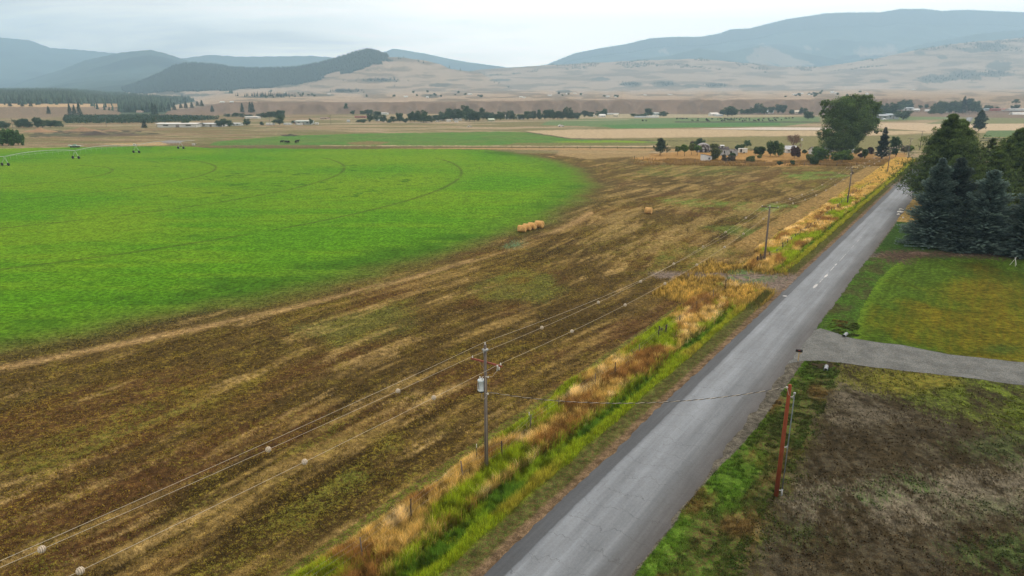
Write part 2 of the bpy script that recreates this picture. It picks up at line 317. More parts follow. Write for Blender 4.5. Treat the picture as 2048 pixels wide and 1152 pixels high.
    for P,aa in (([(1600,1000),(1700,985),(1780,1000),(1700,1020)],.75),([(1740,960),(1850,955),(1870,975),(1760,990)],.8),([(1900,1090),(2048,1060),(2300,1060),(2300,1152),(2000,1152)],.55),([(1850,880),(2048,860),(2300,900),(2048,930)],.4),([(1560,1060),(1620,1060),(1640,1100),(1570,1110)],.5),([(1860,1000),(2048,980),(2200,1010),(1900,1040)],.35)):
        setc(nearR*ip(P)*aa*ss(.38,.56,de*.6+dn*.4+.06*wn[1]),C3(.055,.10,.025),C3(.07,.14,.03),.5)
    # right verge grass of the near road
    vw=np.interp(s,[-60,0,20,40,60,200],[14.5,13.2,12.6,12.4,12.2,12.2])
    gv=rt*ss(7.5,7.9,t-.9*ss(12,36,s)+.6*(sn-.5))*(1-ss(-1.2,1.0,t-vw+3.0*(fbm(s/3,t/2,83,3)-.5)+.5*wn[1]))*(s<46)
    setc(gv,C3(.085,.072,.026),C3(.060,.115,.016),.46)
    setc(gv*ss(9.8,8.6,t)*ss(25,-5,s+ 14*(sn-.5)),C3(.075,.15,.015),C3(.10,.20,.015),.5)
    setc(gv*ss(.48,.74,fbm(s/6,t/2.5,87,4)+.04*wn[2])*.9,C3(.085,.165,.016),C3(.07,.14,.015),.5)
    setc(gv*ss(.50,.72,fbm(s/5+9,t/2,85,4)+.04*wn[3])*.75,C3(.13,.085,.03),C3(.12,.07,.03),.4)
    # gravel shoulder right of the road
    setc((t>7.1)*(t<7.75+1.0*ss(12,36,s)+.5*(sn-.5))*(s<330)*(s>-80)*1.0,C3(.092,.085,.066),C3(.12,.112,.092),.5)
    # lawns
    gA=C3(.050,.085,.012); gB=C3(.065,.125,.012)
    lw=rt&(s>46)&(s<150)
    stp=.5+.5*np.sin(X*2.9+.4*np.sin(Y*.2)); lb_=fbm(X/9,Y/14,95,3)
    lf=fbm(t/.35,s/5,97,3); lh=fbm(X/3.5,Y/1.0,98,3)
    la=(C3(.070,.112,.007)[None]+(C3(.150,.118,.008)-C3(.070,.112,.007))*np.clip(ss(.36,.68,lb_)*.8+.8*(lf-.5)+.12*(stp-.5),0,1)[:,None])*(.70+.6*lh[:,None])
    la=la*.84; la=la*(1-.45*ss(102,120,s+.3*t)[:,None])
    m=lw&inpoly(px,py,[(1706,678),(1722,620),(1755,562),(1800,520),(1830,512),(2300,512),(2300,760),(2048,726),(1900,709),(1740,684)])
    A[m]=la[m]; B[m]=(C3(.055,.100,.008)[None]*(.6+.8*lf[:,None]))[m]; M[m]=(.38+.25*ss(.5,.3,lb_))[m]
    m2=lw&~m&inpoly(px,py,[(1630,660),(1735,515),(1800,512),(1800,520),(1755,562),(1722,620),(1706,678)])
    setc(m2*1.0,C3(.040,.070,.010),C3(.055,.125,.012),.5); setc(m2*ss(.44,.72,fbm(s/3,t/1.6,96,4)+.05*wn[0])*.8,C3(.06,.055,.02),C3(.05,.07,.02),.4)
    edg=m*np.exp(-((px-np.interp(py,[510,562,620,680],[1806,1757,1724,1708]))/16)**2)
    setc(edg*.8,C3(.085,.15,.012),C3(.10,.19,.012),.5)
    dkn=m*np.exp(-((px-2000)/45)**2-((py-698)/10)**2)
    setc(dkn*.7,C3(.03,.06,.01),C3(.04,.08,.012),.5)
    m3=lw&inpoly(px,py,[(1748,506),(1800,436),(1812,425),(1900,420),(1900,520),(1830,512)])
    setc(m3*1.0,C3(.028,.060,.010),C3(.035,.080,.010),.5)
    # bare path to the trees
    m4=ip([(1745,505),(1800,502),(1900,503),(2300,508),(2300,515),(1880,514),(1830,517),(1810,528),(1790,524),(1750,517)])
    setc(m4*1.0,C3(.085,.055,.038),C3(.06,.045,.03),.5)
    # right of trees / far right beyond
    m5=rt&(s>150)
    setc(m5*1.0,C3(.34,.22,.08),C3(.22,.18,.06),.5)
    # --- hills
    hl=(r>=1090)|(idx>0)
    if hl.any():
        hn=fbm(X/260,Y/260,101,5); hs=fbm(px/50,py/5,102,4); hm=fbm(X/60,Y/60,103,4)
        ta=C3(.325,.255,.185)[None]*(.80+.45*hn[:,None]); tb=C3(.20,.16,.115)[None]*(.8+.4*hm[:,None])
        mk=.28+.45*ss(.4,.7,hs)
        A[hl]=ta[hl]; B[hl]=tb[hl]; M[hl]=mk[hl]
        # bench scarp
        sc=hl&(r<1500)&(py>np.interp(px,[0,400,800,1200,2048],[210,204,204,200,197]))&(idx==0)
        k=.55+.5*(fbm(px/20,py/5,104,4)-.5)
        for c0_,w_,t0 in ((1088,24,200),(1140,22,199),(1186,26,200),(1240,28,201),(1300,24,204),(1375,22,200),(1424,26,198),(1482,22,199),(1530,22,203),(1580,26,200),(1650,30,199),(1020,26,203),(700,30,210),(620,36,206),(880,34,204),(800,26,207),(940,26,205),(1740,30,198)):
            d=((px-c0_)/w_)**2+((py-(t0+20))/19)**2+.5*(fbm(px/8,py/3,105,3)-.5)
            k=k-.32*ss(1.12,.8,d)+.22*np.exp(-((d-1.15)/.10)**2)
        k=np.clip(k,0,1.1)[:,None]
        A[sc]=(C3(.215,.155,.112)*(.75+.5*k))[sc]; B[sc]=C3(.14,.10,.07)*(.7+.6*k[sc]); M[sc]=.5
        n2f=1-np.abs(fbm(X/700+3,Y/700,33,4)-.5)*4
        fo=hl&(idx!=0)&(idx!=2)
        cone=(idx==1)
        CP=[(-100,200),(100,190),(200,180),(300,140),(380,110),(560,120),(700,90),(760,80),(800,104),(780,118),(750,130),(700,146),(650,152),(600,166),(540,176),(470,182),(400,180),(330,185),(230,189)]
        jit=(fbm(X/90,Y/90,107,3)-.5)
        cf=cone&inpoly(px+40*jit,py+14*jit,CP)
        tanc=cone&~cf
        fv=(.45+1.1*ss(.3,.7,.5*fbm(X/500,Y/500,111,4)+.5*n2f))[:,None]; A[fo]=(C3(.030,.048,.036)*fv)[fo]; B[fo]=(C3(.065,.075,.05)*fv)[fo]; M[fo]=.38
        A[tanc]=ta[tanc]; B[tanc]=tb[tanc]; M[tanc]=mk[tanc]
        # clearings
        m=cone&inpoly(px+20*jit,py+6*jit,[(225,186),(300,172),(345,163),(350,170),(300,184),(260,188)]); A[m]=ta[m]; M[m]=.3
        rg=hl&((idx==7)|(idx==8)); m=rg&((inpoly(px+40*jit,py+20*jit,[(1490,115),(1535,90),(1570,108),(1640,132),(1500,128)]))|inpoly(px+30*jit,py+20*jit,[(1310,100),(1330,92),(1340,108)])|inpoly(px+30*jit,py+20*jit,[(1600,88),(1640,98),(1620,104)])|inpoly(px+30*jit,py+20*jit,[(1700,100),(1800,90),(1790,108),(1720,112)]))
        A[m]=ta[m]*.8; M[m]=.4
        # scrub patches on the grass hills and plateau
        sp=hl&((idx==2)|(idx==0)|tanc)&(py<199)
        for cx,cy,rx,ry in ((1262,169,26,6),(1330,168,28,7),(1385,172,24,4),(1432,171,26,5),(1500,172,30,3),(1840,106,14,4),(1760,162,20,4),(1980,93,38,9),(1950,100,30,5),(1885,115,10,5),(1870,158,40,9),(1930,150,40,12),(2000,133,28,12),(1990,148,40,6),(760,161,40,4),(690,183,26,3),(880,170,24,4),(1000,160,22,3),(1130,183,16,4),(1200,158,20,4),(545,172,60,4),(640,190,30,3),(520,194,50,2.5),(860,192,20,4),(340,186,30,4),(400,190,40,3)):
            d=((px-cx)/rx)**2+((py-cy)/ry)**2
            m=sp*ss(1.15,.6,d+1.6*(fbm(px/7,py/2,109,3)-.5))
            setc(m*.8,C3(.055,.065,.05),C3(.09,.085,.06),.4)
        vf=hl&(px<460)&(r>1180)&(idx==0)&(py<247)
        m=vf&~inpoly(px,py,[(330,228),(350,210),(400,202),(470,205),(470,235),(380,236),(340,240)])
        A[m]=C3(.055,.08,.05); B[m]=C3(.075,.10,.06)
        m=vf&inpoly(px,py,[(200,186),(330,182),(480,188),(480,206),(400,203),(330,200),(270,196)]); A[m]=ta[m]; B[m]=tb[m]
        m=hl&(px<240)&(r<1900)&(idx==0)&(py>207); A[m]=C3(.26,.18,.12); B[m]=C3(.14,.11,.07)
        m=hl&(px<240)&(idx==0)&(py>208)&(py<214); A[m]=C3(.46,.33,.19); B[m]=C3(.4,.28,.15)
    return A,B,np.clip(M,0,1)
# ---------------------------------------------------------------- materials
def newmat(name):
    m=bpy.data.materials.new(name); m.use_nodes=True; t=m.node_tree; t.nodes.clear()
    o=t.nodes.new('ShaderNodeOutputMaterial'); p=t.nodes.new('ShaderNodeBsdfPrincipled'); t.links.new(p.outputs[0],o.inputs[0])
    p.inputs['Specular IOR Level'].default_value=0.15; p.inputs['Roughness'].default_value=.9
    return m,t,p
def noise(t,scale,detail=3,rough=.55,vec=None,dist=0):
    n=t.nodes.new('ShaderNodeTexNoise'); n.inputs['Scale'].default_value=scale; n.inputs['Detail'].default_value=detail; n.inputs['Roughness'].default_value=rough; n.inputs['Distortion'].default_value=dist
    if vec is not None: t.links.new(vec,n.inputs['Vector'])
    return n.outputs['Fac']
def math_(t,op,a,b=None,c=None,clamp=False):
    n=t.nodes.new('ShaderNodeMath'); n.operation=op; n.use_clamp=clamp
    for i,v in enumerate((a,b,c)):
        if v is None: continue
        if isinstance(v,(int,float)): n.inputs[i].default_value=v
        else: t.links.new(v,n.inputs[i])
    return n.outputs[0]
def rng_(t,v,a,b,c,d,sm=True):
    n=t.nodes.new('ShaderNodeMapRange'); n.interpolation_type='SMOOTHSTEP' if sm else 'LINEAR'
    t.links.new(v,n.inputs[0])
    for i,x in zip((1,2,3,4),(a,b,c,d)):
        if isinstance(x,(int,float)): n.inputs[i].default_value=x
        else: t.links.new(x,n.inputs[i])
    return n.outputs[0]
def mixc(t,f,a,b,mode='MIX'):
    n=t.nodes.new('ShaderNodeMix'); n.data_type='RGBA'; n.blend_type=mode
    for k,v in (('Factor',f),('A',a),('B',b)):
        if isinstance(v,(int,float)): n.inputs[k].default_value=v
        elif isinstance(v,tuple): n.inputs[k].default_value=(*v,1) if len(v)==3 else v
        else: t.links.new(v,n.inputs[k])
    return n.outputs['Result']
def bump(t,h,p,dist,strength=1.0):
    b=t.nodes.new('ShaderNodeBump'); b.inputs['Distance'].default_value=dist; b.inputs['Strength'].default_value=strength
    t.links.new(h,b.inputs['Height']); t.links.new(b.outputs[0],p.inputs['Normal'])
def scalec(t,col,f):
    n=t.nodes.new('ShaderNodeVectorMath'); n.operation='SCALE'; t.links.new(col,n.inputs[0])
    if isinstance(f,(int,float)): n.inputs['Scale'].default_value=f
    else: t.links.new(f,n.inputs['Scale'])
    return n.outputs[0]
_mats={}
def mat(name,col,rough=.8,var=.25,scale=3.0,metal=0.0,streak=None,spec=.25,bmp=0.0):
    """painted / wooden / metal surface with grime variation"""
    if name in _mats: return _mats[name]
    m,t,p=newmat(name); tc=t.nodes.new('ShaderNodeTexCoord'); v=tc.outputs['Object']
    if streak:
        mp=t.nodes.new('ShaderNodeMapping'); mp.inputs['Scale'].default_value=streak; t.links.new(v,mp.inputs[0]); v=mp.outputs[0]
    n=noise(t,scale,5,.6,v); f=rng_(t,n,.3,.7,1-var,1+var)
    c=t.nodes.new('ShaderNodeRGB'); c.outputs[0].default_value=(*col,1)
    t.links.new(scalec(t,c.outputs[0],f),p.inputs['Base Color'])
    p.inputs['Roughness'].default_value=rough; p.inputs['Metallic'].default_value=metal; p.inputs['Specular IOR Level'].default_value=spec
    if bmp: bump(t,n,p,bmp)
    _mats[name]=m; return m
def attrmat(name,rough=.9,trans=0.0,rand=.15,spec=.1):
    """colour from the blade / leaf / tuft itself, slightly different from plant to plant"""
    m,t,p=newmat(name); a=t.nodes.new('ShaderNodeAttribute'); a.attribute_name='col'
    oi=t.nodes.new('ShaderNodeObjectInfo'); f=rng_(t,oi.outputs['Random'],0,1,1-rand,1+rand,False)
    c=scalec(t,a.outputs['Color'],f); t.links.new(c,p.inputs['Base Color'])
    p.inputs['Roughness'].default_value=rough; p.inputs['Specular IOR Level'].default_value=spec
    if trans>0:
        tr=t.nodes.new('ShaderNodeBsdfTranslucent'); t.links.new(c,tr.inputs[0]); mx=t.nodes.new('ShaderNodeMixShader'); mx.inputs[0].default_value=trans
        o=[n for n in t.nodes if n.type=='OUTPUT_MATERIAL'][0]
        t.links.new(p.outputs[0],mx.inputs[1]); t.links.new(tr.outputs[0],mx.inputs[2]); t.links.new(mx.outputs[0],o.inputs[0])
    _mats[name]=m; return m
def ground_material():
    m,t,p=newmat('ground_cover')
    a=t.nodes.new('ShaderNodeAttribute'); a.attribute_name='cA'; b=t.nodes.new('ShaderNodeAttribute'); b.attribute_name='cB'
    g=t.nodes.new('ShaderNodeNewGeometry'); v=g.outputs['Position']
    n1=noise(t,3.6,5,.72,v); n2=noise(t,13.0,3,.65,v); n3=noise(t,.35,4,.6,v); n4=noise(t,1.5,4,.7,v)
    k=math_(t,'ADD',math_(t,'MULTIPLY',n1,.72),math_(t,'MULTIPLY',n2,.28))
    thr=math_(t,'SUBTRACT',math_(t,'MULTIPLY_ADD',a.outputs['Alpha'],-.62,.81),0.0)
    f=rng_(t,k,math_(t,'SUBTRACT',thr,.045),math_(t,'ADD',thr,.045),0,1)
    c=mixc(t,f,a.outputs['Color'],b.outputs['Color'])
    # tone variation between clods, stalks and leaves
    br=math_(t,'MULTIPLY',rng_(t,n2,.30,.70,.50,1.50),rng_(t,n3,.3,.7,.82,1.18)); br=math_(t,'MULTIPLY',br,rng_(t,n4,.32,.68,.55,1.45))
    c=scalec(t,c,br); t.links.new(c,p.inputs['Base Color'])
    p.inputs['Roughness'].default_value=1; p.inputs['Specular IOR Level'].default_value=.03
    bump(t,k,p,.22,.8)
    return m
GM=ground_material()

# ---------------------------------------------------------------- mesh helpers
def link(o): scn.collection.objects.link(o); return o
def mesh_np(name,V,Fc,mats,cols=None,extra=None,smooth=False,midx=None):
    """V (n,3); Fc (m,k) or list of such arrays"""
    me=bpy.data.meshes.new(name); V=np.asarray(V,np.float32)
    Fs=Fc if isinstance(Fc,list) else [Fc]; Fs=[f for f in Fs if len(f)]
    nl=sum(f.size for f in Fs); npoly=sum(len(f) for f in Fs)
    me.vertices.add(len(V)); me.vertices.foreach_set('co',V.ravel())
    me.loops.add(nl); me.loops.foreach_set('vertex_index',np.concatenate([f.ravel() for f in Fs]).astype(np.int32))
    st=[];o=0
    for f in Fs: st.append(o+np.arange(len(f))*f.shape[1]); o+=f.size
    me.polygons.add(npoly); me.polygons.foreach_set('loop_start',np.concatenate(st).astype(np.int32))
    if midx is not None: me.polygons.foreach_set('material_index',np.asarray(midx,np.int32))
    me.update(calc_edges=True)
    if smooth: me.polygons.foreach_set('use_smooth',np.ones(npoly,bool))
    for k,v in ((('col',cols),) if cols is not None else ())+tuple((extra or {}).items()):
        at=me.color_attributes.new(k,'FLOAT_COLOR','POINT'); v=np.asarray(v,np.float32)
        if v.shape[1]==3: v=np.c_[v,np.ones(len(v),np.float32)]
        at.data.foreach_set('color',v.ravel())
    for m in (mats if isinstance(mats,(list,tuple)) else [mats]): me.materials.append(m)
    return me
def obj(name,me,parent=None,loc=None,rz=None):
    o=bpy.data.objects.new(name,me); link(o)
    if parent is not None: o.parent=parent
    if loc is not None: o.location=loc
    if rz is not None: o.rotation_euler=(0,0,rz)
    return o
def tag(o,label=None,cat=None,group=None,kind=None):
    if label: o['label']=label
    if cat: o['category']=cat
    if group: o['group']=group
    if kind: o['kind']=kind
    return o
def thing(name,label,cat,loc=(0,0,0),rz=0.0,group=None,scale=None):
    o=bpy.data.objects.new(name,None); link(o); o.location=loc; o.rotation_euler=(0,0,rz); o.empty_display_size=.2
    if scale is not None: o.scale=scale
    return tag(o,label,cat,group)
class MB:
    """collects boxes, tubes, lathes, polygons into one mesh"""
    def __init__(s): s.v=[];s.f=[];s.m=[];s.mi=0
    def add(s,V,Fl):
        o=len(s.v); s.v+= [tuple(x) for x in V]; s.f+=[tuple(i+o for i in f) for f in Fl]; s.m+=[s.mi]*len(Fl); return s
    def box(s,c,d,rz=0,rx=0,ry=0,taper=1.0):
        x,y,z=d[0]/2,d[1]/2,d[2]/2; M=Matrix.Rotation(rz,3,'Z')@Matrix.Rotation(ry,3,'Y')@Matrix.Rotation(rx,3,'X')
        V=[]
        for zz,k in ((-z,1),(z,taper)):
            for a,b in ((-x,-y),(x,-y),(x,y),(-x,y)): V.append(M@Vector((a*k,b*k,zz))+Vector(c))
        return s.add(V,[(3,2,1,0),(4,5,6,7),(0,1,5,4),(1,2,6,5),(2,3,7,6),(3,0,4,7)])
    def tube(s,pts,rad,n=8,caps=True):
        pts=[Vector(p) for p in pts]; rad=rad if isinstance(rad,(list,tuple)) else [rad]*len(pts)
        V=[];Fl=[];pr=None
        for i,p in enumerate(pts):
            d=(pts[min(i+1,len(pts)-1)]-pts[max(i-1,0)]).normalized()
            if pr is None: pr=d.orthogonal().normalized()
            pr=(pr-d*pr.dot(d)); pr=pr.normalized() if pr.length>1e-6 else d.orthogonal().normalized()
            q=d.cross(pr)
            for k in range(n):
                a=2*math.pi*k/n; V.append(p+(pr*math.cos(a)+q*math.sin(a))*rad[i])
        for i in range(len(pts)-1):
            for k in range(n):
                a=i*n+k;b=i*n+(k+1)%n; Fl.append((a,b,b+n,a+n))
        if caps: Fl.append(tuple(range(n-1,-1,-1))); Fl.append(tuple((len(pts)-1)*n+k for k in range(n)))
        return s.add(V,Fl)
    def lathe(s,prof,n=16,M=None):
        V=[];Fl=[]
        for r,z in prof:
            for k in range(n):
                a=2*math.pi*k/n; v=Vector((r*math.cos(a),r*math.sin(a),z)); V.append(M@v if M else v)
        for i in range(len(prof)-1):
            for k in range(n):
                a=i*n+k;b=i*n+(k+1)%n; Fl.append((a,b,b+n,a+n))
        Fl.append(tuple(range(n-1,-1,-1))); Fl.append(tuple((len(prof)-1)*n+k for k in range(n)))
        return s.add(V,Fl)
    def mesh(s,name,mats,smooth=False):
        me=bpy.data.meshes.new(name); me.from_pydata(s.v,[],s.f); 
        for m in (mats if isinstance(mats,(list,tuple)) else [mats]): me.materials.append(m)
        me.polygons.foreach_set('material_index',s.m)
        if smooth: me.polygons.foreach_set('use_smooth',[True]*len(s.f))
        me.update(); return me
    def build(s,name,mats,parent=None,smooth=False,loc=None): return obj(name,s.mesh(name,mats,smooth),parent,loc)

# ---------------------------------------------------------------- ground and hills
def polar(az,r):
    A_,R_=np.meshgrid(az,r); return (np.sin(A_)*R_).ravel(),(np.cos(A_)*R_).ravel()
def gridfaces(nr,na,wrap):
    i=np.arange(nr-1)[:,None]*na; j=np.arange(na if wrap else na-1)[None,:]; j2=(j+1)%na
    return np.stack([i+j,i+j2,i+na+j2,i+na+j],-1).reshape(-1,4)[:,::-1]
fine=np.linspace(-R(43.5),R(43.5),980); az=np.concatenate([fine,np.linspace(R(43.5),2*math.pi-R(43.5),120)[1:-1]])
def land_mesh(name,rr):
    X,Y=polar(az,rr); Z,idx=terrain(X,Y)
    A,B,M=land(X,Y,Z,idx)
    return mesh_np(name,np.c_[X,Y,Z],gridfaces(len(rr),len(az),True),GM,extra={'cA':np.c_[A,M],'cB':B},smooth=True)
r1=np.concatenate([[0.5,6,14],np.geomspace(22,1100,820)])
tag(obj('ground',land_mesh('ground',r1)),kind='structure')
r2=np.geomspace(1100,11100,400)
tag(obj('hills',land_mesh('hills',r2)),kind='structure')

# ---------------------------------------------------------------- road
def road_material():
    m,t,p=newmat('asphalt'); tc=t.nodes.new('ShaderNodeTexCoord'); v=tc.outputs['Object']; sp=t.nodes.new('ShaderNodeSeparateXYZ'); t.links.new(v,sp.inputs[0])
    def mapped(s):
        mp=t.nodes.new('ShaderNodeMapping'); mp.inputs['Scale'].default_value=s; t.links.new(v,mp.inputs[0]); return mp.outputs[0]
    wob=noise(t,1,3,.5,mapped((.6,.12,1))); wob2=noise(t,1,4,.6,mapped((1.5,.9,1)))
    x=math_(t,'ADD',sp.outputs['X'],math_(t,'MULTIPLY',math_(t,'SUBTRACT',wob,.5),.35))
    x=math_(t,'ADD',x,math_(t,'MULTIPLY',math_(t,'SUBTRACT',wob2,.5),.16))
    rp=t.nodes.new('ShaderNodeValToRGB'); t.links.new(math_(t,'DIVIDE',x,7.6),rp.inputs[0])
    st=[(0,(.098,.101,.105)),(.155,(.108,.113,.118)),(.17,(.235,.25,.262)),(.22,(.29,.305,.315)),(.33,(.25,.262,.27)),(.43,(.285,.30,.31)),(.52,(.25,.262,.27)),(.62,(.225,.236,.242)),(.70,(.245,.256,.262)),(.78,(.165,.168,.168)),(.88,(.125,.122,.118)),(1,(.11,.10,.092))]
    e=rp.color_ramp.elements; e[0].position,e[0].color=st[0][0],(*st[0][1],1); e[1].position,e[1].color=st[-1][0],(*st[-1][1],1)
    for q,c in st[1:-1]: k=e.new(q); k.color=(*c,1)
    g=noise(t,55,2,.7,v); g2=noise(t,1,5,.6,mapped((.5,.10,1))); g3=noise(t,6,4,.6,v); g4=noise(t,1,3,.6,mapped((3.5,.05,1)))
    f=math_(t,'MULTIPLY',rng_(t,g,.3,.7,.84,1.16),rng_(t,g2,.3,.7,.86,1.14)); f=math_(t,'MULTIPLY',f,rng_(t,g3,.3,.7,.93,1.07)); f=math_(t,'MULTIPLY',f,rng_(t,g4,.3,.7,.92,1.08))
    c=scalec(t,rp.outputs[0],math_(t,'MULTIPLY',f,.74)); c=mixc(t,1.0,c,(.93,1.0,1.09),'MULTIPLY')
    # shrinkage cracks: mostly across the lane, some wandering along it
    def cracks(scale,seed,wid,amp):
        mp=t.nodes.new('ShaderNodeMapping'); mp.inputs['Scale'].default_value=scale; mp.inputs['Location'].default_value=(seed,seed*1.7,0); t.links.new(v,mp.inputs[0])
        dn=t.nodes.new('ShaderNodeTexNoise'); dn.inputs['Scale'].default_value=1.4; dn.inputs['Detail'].default_value=4; t.links.new(mp.outputs[0],dn.inputs['Vector'])
        vm=t.nodes.new('ShaderNodeVectorMath'); vm.operation='MULTIPLY_ADD'; t.links.new(dn.outputs['Color'],vm.inputs[0]); vm.inputs[1].default_value=(amp,amp,0); t.links.new(mp.outputs[0],vm.inputs[2])
        vo=t.nodes.new('ShaderNodeTexVoronoi'); vo.feature='DISTANCE_TO_EDGE'; vo.voronoi_dimensions='2D'; vo.inputs['Scale'].default_value=1; t.links.new(vm.outputs[0],vo.inputs['Vector'])
        return rng_(t,vo.outputs['Distance'],wid*.3,wid,1,0)
    def lines(coord,freq,wob_s,amp,wid,mlo,mhi,seed):
        wb=noise(t,1,5,.62,mapped(wob_s)); y=math_(t,'ADD',math_(t,'MULTIPLY',coord,freq),math_(t,'MULTIPLY',wb,amp)); y=math_(t,'ADD',y,seed)
        fr=math_(t,'FRACT',y); d=math_(t,'ABSOLUTE',math_(t,'SUBTRACT',fr,.5)); ln=rng_(t,d,wid*.35,wid,1,0)
        return math_(t,'MULTIPLY',ln,rng_(t,noise(t,1,3,.6,mapped((.35+seed*.1,.25,1))),mlo,mhi,0,1))
    c1=lines(sp.outputs['Y'],.42,(.55,.22,1),1.5,.015,.34,.48,.3); c2=lines(sp.outputs['Y'],.31,(.8,.3,1),2.0,.010,.43,.54,1.7); c3=lines(sp.outputs['X'],.28,(.6,.16,1),1.6,.005,.48,.58,2.2)
    cr=math_(t,'MULTIPLY',math_(t,'MAXIMUM',math_(t,'MAXIMUM',c1,c2),c3),.5)
    inl=rng_(t,sp.outputs['X'],.9,1.25,.15,1); cr=math_(t,'MULTIPLY',cr,inl)
    c=mixc(t,cr,c,(.055,.056,.058))
    # worn remains of the centre line and white patches
    for (x0,w0,y0,y1,br0) in ((3.62,.055,78,96,.5),(3.66,.07,100,126,.3)):
        q=math_(t,'ABSOLUTE',math_(t,'SUBTRACT',sp.outputs['X'],x0)); q=rng_(t,q,w0*.6,w0*1.6,1,0)
        a=rng_(t,sp.outputs['Y'],y0,y0+1,0,1); b=rng_(t,sp.outputs['Y'],y1-1,y1,1,0)
        n=rng_(t,noise(t,1,3,.7,mapped((2,.6,1))),.42,.55,0,1)
        k=math_(t,'MULTIPLY',math_(t,'MULTIPLY',q,a),math_(t,'MULTIPLY',b,n))
        c=mixc(t,math_(t,'MULTIPLY',k,br0),c,(.62,.62,.60))
    for (x0,y0,rx,ry) in ((3.5,80.5,.22,1.5),(3.7,88.0,.20,1.2),(3.6,97.0,.12,1.0),(.95,72.5,.35,.35)):
        a=math_(t,'DIVIDE',math_(t,'SUBTRACT',sp.outputs['X'],x0),rx); b=math_(t,'DIVIDE',math_(t,'SUBTRACT',sp.outputs['Y'],y0),ry)
        d=math_(t,'ADD',math_(t,'MULTIPLY',a,a),math_(t,'MULTIPLY',b,b)); d=math_(t,'ADD',d,math_(t,'MULTIPLY',g3,1.2))
        c=mixc(t,rng_(t,d,1.1,1.7,.6,0),c,(.60,.60,.60))
    t.links.new(c,p.inputs['Base Color']); p.inputs['Roughness'].default_value=.8; p.inputs['Specular IOR Level'].default_value=.25
    bump(t,math_(t,'SUBTRACT',math_(t,'MULTIPLY',g,.25),cr),p,.012)
    return m
def road():
    rng=np.random.default_rng(3)
    S=np.concatenate([np.arange(-70,160,.45),np.geomspace(160,1060,260)]); ts=np.array([0,.12,.5,1,2,3,3.8,5,6,6.9,7.5,7.75])
    nz_=fbm(S*1.1,S*0,5,4)-.5; nz2=fbm(S*.9+40,S*0,6,4)-.5; big=fbm(S*.07,S*0,7,2)-.5
    V=[]
    for i,s_ in enumerate(S):
        for j,t_ in enumerate(ts):
            tt=t_
            if j<2: tt+=nz_[i]*.38+big[i]*.25
            if j>9: tt+=nz2[i]*.6+big[i]*.1-.1
            z=.035+.07*(1-((t_-3.8)/3.8)**2) if 0<j<11 else -.04
            V.append((tt,s_,z))
    me=mesh_np('road',np.array(V),gridfaces(len(S),len(ts),False)[:,::-1],road_material(),smooth=True)
    o=obj('road',me,loc=(O[0],O[1],0),rz=-ROADA); tag(o,kind='structure')
road()
def gravel_material():
    m,t,p=newmat('gravel'); g=t.nodes.new('ShaderNodeNewGeometry'); v=g.outputs['Position']
    a=noise(t,14,3,.7,v); b=noise(t,.45,4,.6,v); c_=noise(t,2.2,4,.6,v)
    c=mixc(t,rng_(t,b,.35,.65,0,1),(.096,.104,.103),(.150,.160,.157)); c=mixc(t,rng_(t,c_,.4,.7,0,.5),c,(.145,.140,.122))
    c=scalec(t,c,math_(t,'MULTIPLY',rng_(t,a,.3,.7,.62,1.38),rng_(t,noise(t,3.5,5,.75,v),.3,.7,.78,1.22))); t.links.new(c,p.inputs['Base Color']); bump(t,a,p,.03); return m
def sheet(name,P,z,mt,step=.6,jit=.25,seed=1):
    pts=[]
    for i in range(len(P)):
        a=np.array(P[i]);b=np.array(P[(i+1)%len(P)]); n=max(1,int(np.linalg.norm(b-a)/step)); d=(b-a)/max(1e-6,np.linalg.norm(b-a)); nn=np.array([d[1],-d[0]])
        for k in range(n):
            q=a+(b-a)*k/n; q=q+nn*jit*2*(fbm(np.array([q[0]*.9]),np.array([q[1]*.9]),seed,4)[0]-.5); pts.append((q[0],q[1],z))
    bm=bmesh.new(); vs=[bm.verts.new(p) for p in pts]; f=bm.faces.new(vs); bmesh.ops.triangulate(bm,faces=[f])
    bm.normal_update()
    for f in bm.faces:
        if f.normal.z<0: f.normal_flip()
    me=bpy.data.meshes.new(name); bm.to_mesh(me); bm.free(); me.materials.append(mt); return tag(obj(name,me),kind='structure')
sheet('driveway',DRIVE,.022,gravel_material())

# ---------------------------------------------------------------- grass and stubble (uncountable)
def blades(base,hgt_,wid,lean,az_,cb,ct,name,mt,label):
    n=len(base); dx=np.cos(az_)*wid/2; dy=np.sin(az_)*wid/2; la=az_+np.pi/2+ (np.arange(n)%7-3)*.35
    lx=np.cos(la)*lean*hgt_; ly=np.sin(la)*lean*hgt_; z0=base[:,2]
    V=np.empty((n,5,3),np.float32)
    V[:,0]=np.c_[base[:,0]-dx,base[:,1]-dy,z0]; V[:,1]=np.c_[base[:,0]+dx,base[:,1]+dy,z0]
    mx_=base[:,0]+lx*.3; my_=base[:,1]+ly*.3
    V[:,2]=np.c_[mx_+dx*.8,my_+dy*.8,z0+hgt_*.55]; V[:,3]=np.c_[mx_-dx*.8,my_-dy*.8,z0+hgt_*.55]
    V[:,4]=np.c_[base[:,0]+lx,base[:,1]+ly,z0+hgt_*(1-.35*lean)]
    i=np.arange(n)[:,None]*5
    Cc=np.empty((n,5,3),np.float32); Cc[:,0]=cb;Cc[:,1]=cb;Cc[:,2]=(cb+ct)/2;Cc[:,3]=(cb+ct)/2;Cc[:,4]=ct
    me=mesh_np(name,V.reshape(-1,3),[i+np.array([[0,1,2,3]]),i+np.array([[3,2,4]])],mt,cols=Cc.reshape(-1,3))
    return tag(obj(name,me),label,'grass',kind='stuff')
GR=attrmat('grass_blades',.85,.25,0)
rg=np.random.default_rng(11)
